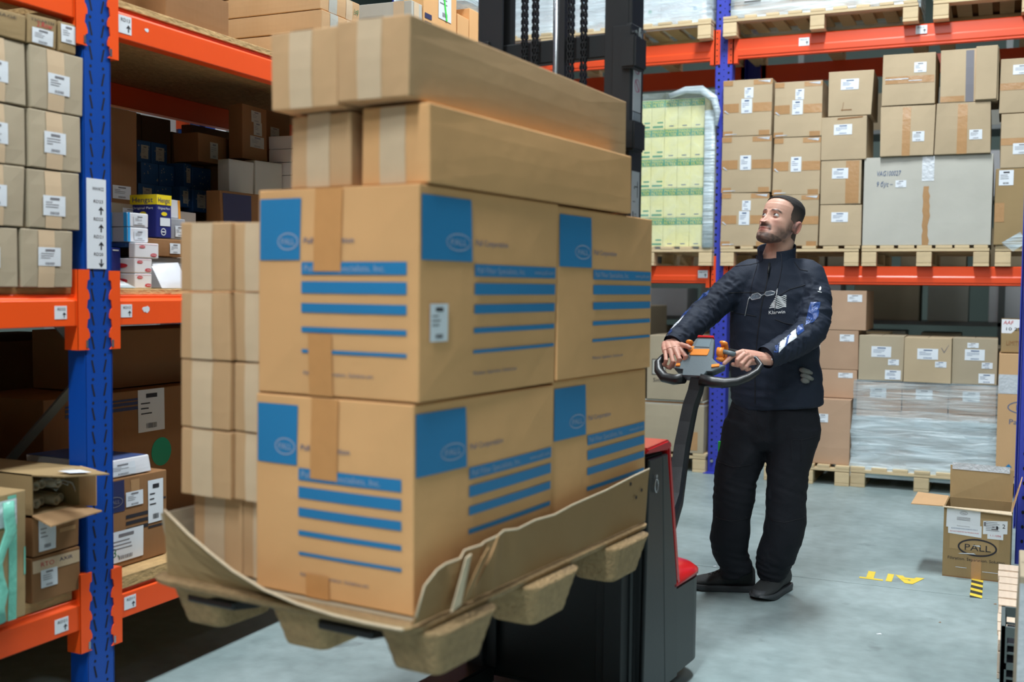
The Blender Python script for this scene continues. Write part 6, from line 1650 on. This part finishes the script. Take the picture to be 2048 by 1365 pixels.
def patch(poly, name, m, parent, off=.002, n=7, dirv=(0, 1, 0), label=None):
    """polygon given by world points, filled with a fine fan grid and laid on the jacket"""
    P = [Vector(p) for p in poly]; c = sum(P, Vector())/len(P)
    rows = n; V = [onto(c, off, dirv)]; k = len(P)*3; ring_pts = []
    dense = []
    for i in range(len(P)):
        for t in range(3): dense.append(P[i].lerp(P[(i+1) % len(P)], t/3))
    for r_ in range(1, rows+1):
        for d in dense: V.append(onto(c.lerp(d, r_/rows), off, dirv))
    F = [(0, 1+i, 1+(i+1) % k) for i in range(k)]
    for r_ in range(rows-1):
        a = 1+r_*k
        for i in range(k): F.append((a+i, a+k+i, a+k+(i+1) % k, a+(i+1) % k))
    o = MB().add([tuple(v) for v in V], F).build(name, m, parent)
    if label: o['label'] = label
    return o
def line(pts, name, m, parent, r=.0018, off=.001, n=8):
    P = [Vector(p) for p in pts]; fine = []
    for a, b in zip(P, P[1:]):
        for k in range(n): fine.append(a.lerp(b, k/n))
    fine.append(P[-1])
    return MB().tube([onto(q, off) for q in fine], r, 6).build(name, m, parent, smooth=True)
AD = (-.25, 1, -.12)
for poly in ([(-0.7513, 4.8800, 1.3402), (-0.7113, 4.8800, 1.3409), (-0.7131, 4.8600, 1.2787), (-0.7299, 4.8500, 1.2549), (-0.7596, 4.8400, 1.2437), (-0.7615, 4.8600, 1.2777)],
             [(-0.7905, 4.7600, 1.2408), (-0.7690, 4.7800, 1.2472), (-0.7600, 4.7800, 1.2197), (-0.7792, 4.7600, 1.2007), (-0.7887, 4.7400, 1.2160)],
             [(-0.8208, 4.7000, 1.1974), (-0.8083, 4.7100, 1.2080), (-0.8115, 4.7100, 1.1657), (-0.8218, 4.7000, 1.1510)],
             [(-0.8793, 4.6200, 1.1381), (-0.8441, 4.6600, 1.1710), (-0.8411, 4.6600, 1.1312), (-0.8624, 4.6300, 1.1278)]):
    patch(poly, 'sleeve_stripe', GLIT, jacket)
for poly in ([(-0.8101, 4.7200, 1.2118), (-0.7931, 4.7400, 1.2264), (-0.7819, 4.7400, 1.1907), (-0.8132, 4.7200, 1.1652)], [(-0.8421, 4.6600, 1.1731), (-0.8171, 4.6900, 1.2000), (-0.8202, 4.6900, 1.1557), (-0.8390, 4.6600, 1.1292)]):
    patch(poly, 'reflective_stripe', REFL, jacket, off=.0028)
for poly in ([(-1.2050, 4.8100, 1.3823), (-1.1850, 4.8200, 1.3870), (-1.1888, 4.8100, 1.3626), (-1.2434, 4.7700, 1.3377), (-1.2477, 4.7600, 1.3443), (-1.2222, 4.7900, 1.3733)],
             [(-1.2688, 4.7000, 1.2919), (-1.2433, 4.7200, 1.3140), (-1.2490, 4.7100, 1.2834), (-1.2728, 4.7000, 1.2656)], [(-1.3018, 4.6000, 1.2067), (-1.2900, 4.6200, 1.2215), (-1.2787, 4.6200, 1.2110), (-1.2949, 4.6000, 1.1918)]):
    patch(poly, 'sleeve_stripe', GLIT, jacket)
patch([(-1.2847, 4.6400, 1.2362), (-1.2587, 4.6800, 1.2793), (-1.2642, 4.6700, 1.2446), (-1.2927, 4.6300, 1.2168)], 'reflective_stripe', REFL, jacket, off=.0028)
line([(-0.9374, 4.8500, 1.4684), (-0.9405, 4.8500, 1.4139), (-0.9578, 4.8400, 1.3045), (-0.9722, 4.8400, 1.1727), (-0.9801, 4.8500, 1.0399), (-0.9808, 4.8700, 0.8878)], 'zip', SEAM, jacket, r=.0028)
line([(-1.1001, 4.8600, 1.3748), (-1.0337, 4.8400, 1.3778), (-0.9507, 4.8400, 1.3788)], 'chest_seam', SEAM, jacket); line([(-0.8814, 4.8400, 1.3667), (-0.8428, 4.8600, 1.3932), (-0.7817, 4.9000, 1.4136)], 'chest_seam', SEAM, jacket)
line([(-1.0893, 4.8600, 1.2862), (-1.0316, 4.8400, 1.2811), (-0.9767, 4.8400, 1.2735)], 'pocket_seam', SEAM, jacket); line([(-0.8962, 4.8400, 1.2621), (-0.8500, 4.8600, 1.2453), (-0.8213, 4.8800, 1.2411)], 'pocket_seam', SEAM, jacket)
line([(-1.0937, 4.9000, 1.4930), (-1.0228, 4.8800, 1.5016), (-0.9792, 4.8800, 1.5149)], 'yoke_seam', SEAM, jacket, r=.0015); line([(-0.8384, 4.8800, 1.5151), (-0.8089, 4.9000, 1.4808), (-0.7751, 4.9300, 1.4750)], 'yoke_seam', SEAM, jacket, r=.0015)
# chest emblem: wavy sheet of lines with the company name beneath
E0 = Vector((-0.9210, 4.8400, 1.3095)); EX = (Vector((-0.8524, 4.8400, 1.3151))-E0); EZ = (Vector((-0.9071, 4.8400, 1.3598))-Vector((-0.9210, 4.8400, 1.3095)))
def chest(u, v, off=.0022): return tuple(onto(E0+EX*u+Vector((0, 0, 1))*EZ.z*v, off))
V = []; F = []
for r_ in range(8):
    n = 16
    for k in range(n+1):
        t = k/n; sl = .34*(r_/7)
        u = sl+(1-sl)*t; w = .05*math.sin(t*9+r_*.9)*1.1
        for h_ in (0, .072): V.append(chest(u, r_*.135+w+h_))
    o_ = r_*(n+1)*2
    for k in range(n): F.append((o_+2*k, o_+2*k+2, o_+2*k+3, o_+2*k+1))
MB().add(V, F).build('chest_emblem', INKW, jacket)
vs, fs = g_text('Klarwin', -.06, -.50, .30, width=1.02)
MB().add([chest(a, b, .0025) for a, b in vs], fs).build('emblem_lettering', INKW, jacket)
# sleeve badge
BB = Vector((-0.7142, 4.9200, 1.3948)); 
vs, fs = g_join(g_disc(0, .004, .004, .009, 10), g_poly([(-.008, -.010), (.008, -.014), (.008, -.011), (-.008, -.007)]))
MB().add([tuple(onto(BB+Vector((a-.004, 0, b)), .002)) for a, b in vs], fs).build('sleeve_badge', INKW, jacket)
# stand-up collar, open at the throat
ccx = rel((-0.9251, 4.9750, 1.5263)); V = []; n = 28
CR_ = [math.radians(-104+24+312*k/n) for k in range(n+1)]
def cring(rx, ry, z, tilt, dz=0):
    out = []
    for k, a in enumerate(CR_):
        b = a
        x = rx*math.cos(b); y = ry*math.sin(b)
        fr = .5-.5*math.sin(b)
        out.append(ccx+Vector((x+.002, y+.0, z-tilt*fr)))
    return out
prof = [(.088, .086, -.028, .015), (.079, .078, .0, .022), (.077, .076, .035, .028), (.081, .081, .080, .052), (.084, .084, .083, .052), (.085, .084, .078, .052), (.083, .082, .035, .028), (.085, .084, .0, .022), (.094, .092, -.028, .015)]
R_ = [cring(*p) for p in prof]
V = [tuple(p) for r_ in R_ for p in r_]; m_ = n+1
F = [(i*m_+k, i*m_+k+1, (i+1)*m_+k+1, (i+1)*m_+k) for i in range(len(prof)-1) for k in range(n)]
F += [tuple(i*m_ for i in range(len(prof))), tuple(i*m_+n for i in range(len(prof)-1, -1, -1))]
MB().add(V, F).build('collar', JACKET, jacket, smooth=False, fix=True)
MB().tube([rel((-0.9338, 4.8720, 1.5060)), rel((-0.9341, 4.8450, 1.4618))], [.006, .003], 8).build('zip_pull', BLACKM, jacket, smooth=True)
# cuffs with press studs
for A, w in ((RAs, .050), (LAs, .051)):
    a, b = A[-4], A[-1]; e = b+(b-a).normalized()*.010
    MB().tube([a.lerp(b, .45), b, e], [w, w*.99, w*.95], 24, caps=False).build('cuff', JACKET, jacket, smooth=True)
for p in ((-0.8685, 4.6000, 1.1000), (-1.2974, 4.5700, 1.1907)):
    q = onto(p, .004); MB().tube([q, q+Vector((0, -.004, .001))], .0045, 10).build('press_stud', STEEL, jacket)

# ---- trousers
T_ = MB()
T_.tube([rel((-0.9090, 5.0000, 0.9090)), rel((-0.9166, 5.0000, 0.8520)), rel((-0.9262, 5.0000, 0.7835)), rel((-0.9246, 5.0000, 0.7154)), rel((-0.9214, 5.0000, 0.6702))], [(.115, .178), (.128, .200), (.133, .212), (.125, .205), (.09, .15)], 28)
RL = [((-1.0321, 5.0000, 0.7770), .125, .115), ((-1.0548, 4.9900, 0.6621), .115, .110), ((-1.0822, 4.9700, 0.5480), .105, .097), ((-1.0879, 4.9550, 0.4352), .098, .092), ((-1.0940, 4.9500, 0.3436), .092, .088), ((-1.1034, 4.9600, 0.2485), .092, .088), ((-1.0985, 4.9750, 0.1810), .088, .078), ((-1.0837, 4.9850, 0.1387), .080, .070), ((-1.0765, 4.9980, 0.0970), .086, .070)]
LL = [((-0.8265, 5.0000, 0.7896), .125, .115), ((-0.8437, 5.0000, 0.6757), .115, .110), ((-0.8548, 4.9900, 0.5632), .105, .092), ((-0.8579, 4.9850, 0.4506), .098, .088), ((-0.8589, 4.9900, 0.3588), .095, .093), ((-0.8721, 5.0000, 0.2758), .092, .088), ((-0.8986, 5.0200, 0.2000), .090, .086), ((-0.9189, 5.0400, 0.1356), .085, .077), ((-0.9230, 5.0550, 0.0900), .080, .066)]
for Lg in (RL, LL): T_.tube([rel(t[0]) for t in Lg], [(t[1], t[2]) for t in Lg], 24)
tm = remeshed(T_, 'trousers', .0065, 8, .5)
tn = [v.normal.copy() for v in tm.vertices]
for i, v in enumerate(tm.vertices):
    p = v.co; leg = -1 if p.x < -.0+.08-.0*p.z else 1
    q1 = ridged(Vector((p.x*5+leg*3, p.y*4, p.z*7+p.x*6*leg)))*.006+ridged(Vector((p.x*10, p.y*6+3, p.z*16-p.x*10*leg)))*.0022
    foot_ = sm(.30, .10, p.z); kn = g2(p.z-.50, .10)
    q1 += ridged(Vector((p.x*6, 3+leg, p.z*30+p.x*8)))*(.007*foot_+.004*kn)
    v.co += tn[i]*(q1-.005)
tm.update()
trousers = mesh_obj(tm, 'trousers', TROUS, person)
tb = BVHTree.FromPolygons([v.co.copy() for v in tm.vertices], [tuple(p.vertices) for p in tm.polygons])
def tline(pts, name, r=.0016):
    P = [rel(p) for p in pts]; fine = []
    for a, b in zip(P, P[1:]):
        for k in range(8): fine.append(a.lerp(b, k/8))
    fine.append(P[-1]); out = []
    for q in fine:
        h = tb.ray_cast(q-Vector((0, .6, 0)), Vector((0, 1, 0)))
        out.append((h[0] if h[0] is not None else tb.find_nearest(q)[0])-Vector((0, .001, 0)))
    MB().tube(out, r, 6).build(name, SEAM, trousers, smooth=True)
tline([(-0.8214, 4.9000, 0.7346), (-0.7804, 4.9000, 0.7351), (-0.7306, 4.9500, 0.7479)], 'pocket_seam'); tline([(-0.8214, 4.9000, 0.7346), (-0.8214, 4.9000, 0.6461)], 'pocket_seam'); tline([(-0.7804, 4.9000, 0.7329), (-0.7824, 4.9000, 0.6379)], 'pocket_seam')
tline([(-1.1521, 4.9000, 0.6100), (-1.0701, 4.8800, 0.5965), (-0.9963, 4.9000, 0.6105)], 'knee_seam'); tline([(-1.1513, 4.8800, 0.3627), (-1.0739, 4.8700, 0.3539), (-0.9980, 4.8800, 0.3662)], 'knee_seam'); tline([(-0.9266, 4.9000, 0.3693), (-0.8474, 4.9000, 0.3636), (-0.7699, 4.9000, 0.3845)], 'knee_seam')
tline([(-0.9806, 4.8600, 0.8732), (-0.9770, 4.8600, 0.8068), (-0.9394, 4.8800, 0.7180)], 'fly_seam'); tline([(-1.1211, 4.9000, 0.8684), (-1.0062, 4.8700, 0.8374)], 'pocket_seam')

# ---- shoes
def shoe(heel, toe, label):
    hp, tp = Vector(heel), Vector(toe); ax = (tp-hp); L_ = .300; ax.z = 0; ax.normalize(); sd = Vector((ax.y, -ax.x, 0))
    root = empty('shoe', (0, 0, 0)); root.parent = person; root['label'] = label
    O_ = rel(hp); O_.z = 0
    prof = [(0, .036, .100), (.02, .043, .125), (.06, .047, .140), (.10, .048, .132), (.135, .050, .104), (.17, .053, .084), (.205, .056, .070), (.24, .055, .061), (.27, .046, .052), (.292, .030, .042), (.300, .012, .030)]
    def cr_(k, t, i):
        P0, P1, P2, P3 = (prof[max(0, min(len(prof)-1, k+q))][i] for q in (-1, 0, 1, 2))
        return .5*((2*P1)+(-P0+P2)*t+(2*P0-5*P1+4*P2-P3)*t*t+(-P0+3*P1-3*P2+P3)*t**3)
    prof = [tuple(cr_(k, t/3, i) for i in (0, 1, 2)) for k in range(len(prof)-1) for t in range(3)]+[prof[-1]]
    def hs(s):
        for a, b in zip(prof, prof[1:]):
            if a[0] <= s <= b[0]: return a[2]+(b[2]-a[2])*(s-a[0])/max(1e-6, b[0]-a[0])
        return prof[-1][2]
    rings = []
    for s, w, h in prof:
        r_ = []
        for k in range(18):
            a = 2*PI*k/18; c, si = math.cos(a), math.sin(a)
            x = w*math.copysign(abs(c)**.8, c); z = .018+(h-.018)*(.5+.5*math.copysign(abs(si)**.8, si)) 
            x *= (1-.22*max(0, si))
            r_.append(tuple(O_+ax*s+sd*x+Vector((0, 0, z))))
        rings.append(r_)
    MB().loft(rings).build('upper', SHOE, root, smooth=True, fix=True)
    out = [(s, w*1.08) for s, w, h in prof]
    rings = []
    for z, g in ((.0, .94), (.004, 1.0), (.020, 1.03), (.030, 1.0)):
        r_ = [tuple(O_+ax*(.15+(s-.15)*g*1.02)+sd*w*g+Vector((0, 0, z+(max(0, s-.24)*.25 if z < .01 else 0)))) for s, w in out]+[tuple(O_+ax*(.15+(s-.15)*g*1.02)-sd*w*g+Vector((0, 0, z+(max(0, s-.24)*.25 if z < .01 else 0)))) for s, w in out[::-1]]
        rings.append(r_)
    MB().loft(rings).build('sole', SOLE, root, fix=True, bevel=.003)
    w0 = MB(); w0.loft([[tuple(O_+ax*(s+e*1.5)+sd*(x*(1+e*3))+Vector((0, 0, z))) for s, x in ((.262, -.040), (.290, -.026), (.303, 0), (.290, .026), (.262, .040), (.25, .0))] for z, e in ((.020, .006), (.034, .004), (.046, -.004))]); w0.build('toe_guard', SOLE, root, fix=True, smooth=True)
    for i in range(5):
        s = .138+.017*i; h = hs(s)
        for q in (-1, 1): MB().tube([O_+ax*(s+.008*q)+sd*(-.024)+Vector((0, 0, hs(s+.008*q)-.006)), O_+ax*s+Vector((0, 0, h+.0015)), O_+ax*(s-.008*q)+sd*.024+Vector((0, 0, hs(s-.008*q)-.006))], .0030, 6).build('lace', LACE, root, smooth=True)
    for sgn in (-1, 1):
        c = O_+ax*.142+Vector((0, 0, hs(.142)+.003)); MB().tube([c, c+sd*sgn*.014+ax*.006+Vector((0, 0, .012)), c+sd*sgn*.030+ax*.012+Vector((0, 0, .010)), c+sd*sgn*.036+ax*.018+Vector((0, 0, -.002)), c+sd*sgn*.022+ax*.016+Vector((0, 0, .0)), c], .0024, 6).build('lace_bow', LACE, root, smooth=True)
shoe((-1.005, 5.055, 0), (-1.29, 4.965, 0), 'black lace-up work shoe pointing left')
shoe((-.888, 5.17, 0), (-.955, 4.88, 0), 'black lace-up work shoe pointing at the viewer')

# ---- reading glasses hanging on a cord
gl = empty('reading_glasses', tuple(RO), 0, 'thin framed reading glasses hanging on a cord on the navy jacket', 'glasses')
def gp(p, off=.012): return onto(p, off)
GM = mat('glasses_metal', srgb(200, 204, 208), rough=.25, metal=.6)
for poly, nm in (([(-1.0069, 4.8400, 1.3540), (-0.9984, 4.8400, 1.3695), (-0.9746, 4.8400, 1.3764), (-0.9570, 4.8400, 1.3657), (-0.9611, 4.8400, 1.3547), (-0.9979, 4.8400, 1.3454)], 'lens_rim'), ([(-0.9440, 4.8400, 1.3702), (-0.9378, 4.8400, 1.3812), (-0.9163, 4.8400, 1.3858), (-0.8990, 4.8400, 1.3817), (-0.9030, 4.8400, 1.3707), (-0.9331, 4.8400, 1.3638)], 'lens_rim')):
    P = [gp(p) for p in poly]; MB().tube(P+[P[0]], .0017, 8).build(nm, GM, gl, smooth=True)
    MB().add([tuple(p) for p in P], [tuple(range(len(P)))]).build('lens', mat('lens_glass', srgb(200, 220, 240), rough=.08, alpha=.12), gl)
MB().tube([gp((-0.9569, 4.8400, 1.3635)), gp((-0.9505, 4.8400, 1.3679), .015), gp((-0.9441, 4.8400, 1.3724))], .0014, 8).build('bridge', GM, gl, smooth=True)
MB().tube([gp((-1.0092, 4.8400, 1.3584)), gp((-1.0155, 4.8400, 1.3473)), gp((-1.0293, 4.8400, 1.2745), .009)], .0018, 8).build('temple', GM, gl, smooth=True)
MB().tube([gp((-0.8967, 4.8400, 1.3773)), gp((-0.8907, 4.8400, 1.3969)), gp((-0.8922, 4.8400, 1.3665)), gp((-0.8971, 4.8400, 1.3013), .009)], .0018, 8).build('temple', GM, gl, smooth=True)
MB().tube([gp((-1.0115, 4.8400, 1.3649)), gp((-1.0042, 4.8400, 1.4307), .006), gp((-0.9926, 4.8400, 1.5008), .008), rel((-0.9928, 4.8800, 1.5369))], .0010, 6).build('cord', INK, gl, smooth=True)
MB().tube([gp((-0.8928, 4.8400, 1.3926)), gp((-0.8854, 4.8400, 1.4469), .006), gp((-0.8824, 4.8400, 1.5010), .010), rel((-0.8846, 4.8700, 1.5496))], .0010, 6).build('cord', INK, gl, smooth=True)
# gloves in the hip pocket, green tag at the thigh
gv = empty('work_gloves', tuple(RO), 0, 'pair of grey work gloves tucked in the jacket hip pocket', 'gloves')
GLV = mat('glove_grey', srgb(120, 122, 118), rough=.8, bump=.3, bscale=120)
for a, b in (((-0.7934, 4.8300, 1.0467), (-0.7465, 4.8700, 1.0286)), ((-0.7886, 4.8300, 1.0231), (-0.7416, 4.8700, 1.0028)), ((-0.7860, 4.8300, 1.0015), (-0.7573, 4.8500, 0.9927))):
    A_, B__ = onto(a, .008), onto(b, .006)
    MB().tube([A_, A_.lerp(B__, .25)+Vector((0, -.006, .002)), A_.lerp(B__, .7)+Vector((0, -.006, .001)), B__], [.006, .0125, .012, .007], 10).build('glove_finger', GLV, gv, smooth=True)
q = tb.find_nearest(rel((-1.1654, 4.9500, 0.6755)))[0]; o = MB().box(-.007, -.006, -.024, .007, .004, .024).build('green_tag', mat('green_plastic', srgb(40, 190, 80), rough=.4), bevel=.002); o.location = q+RO; tag(o, 'small bright green tag poking from the trouser pocket on the left', 'tag')

for o in bpy.data.objects:
    if o.parent and o.name.split('.')[0] in ('slots', 'label_print', 'connector_holes', 'printed_dots', 'staple_holes', 'printed_stripes', 'film_glint', 'print', 'black_lettering', 'small_print', 'sticker_print', 'red_logo', 'logo_lettering', 'navy_print', 'chest_emblem', 'stripe_lettering', 'lettering', 'emblem_lettering'): o['kind'] = 'stuff'
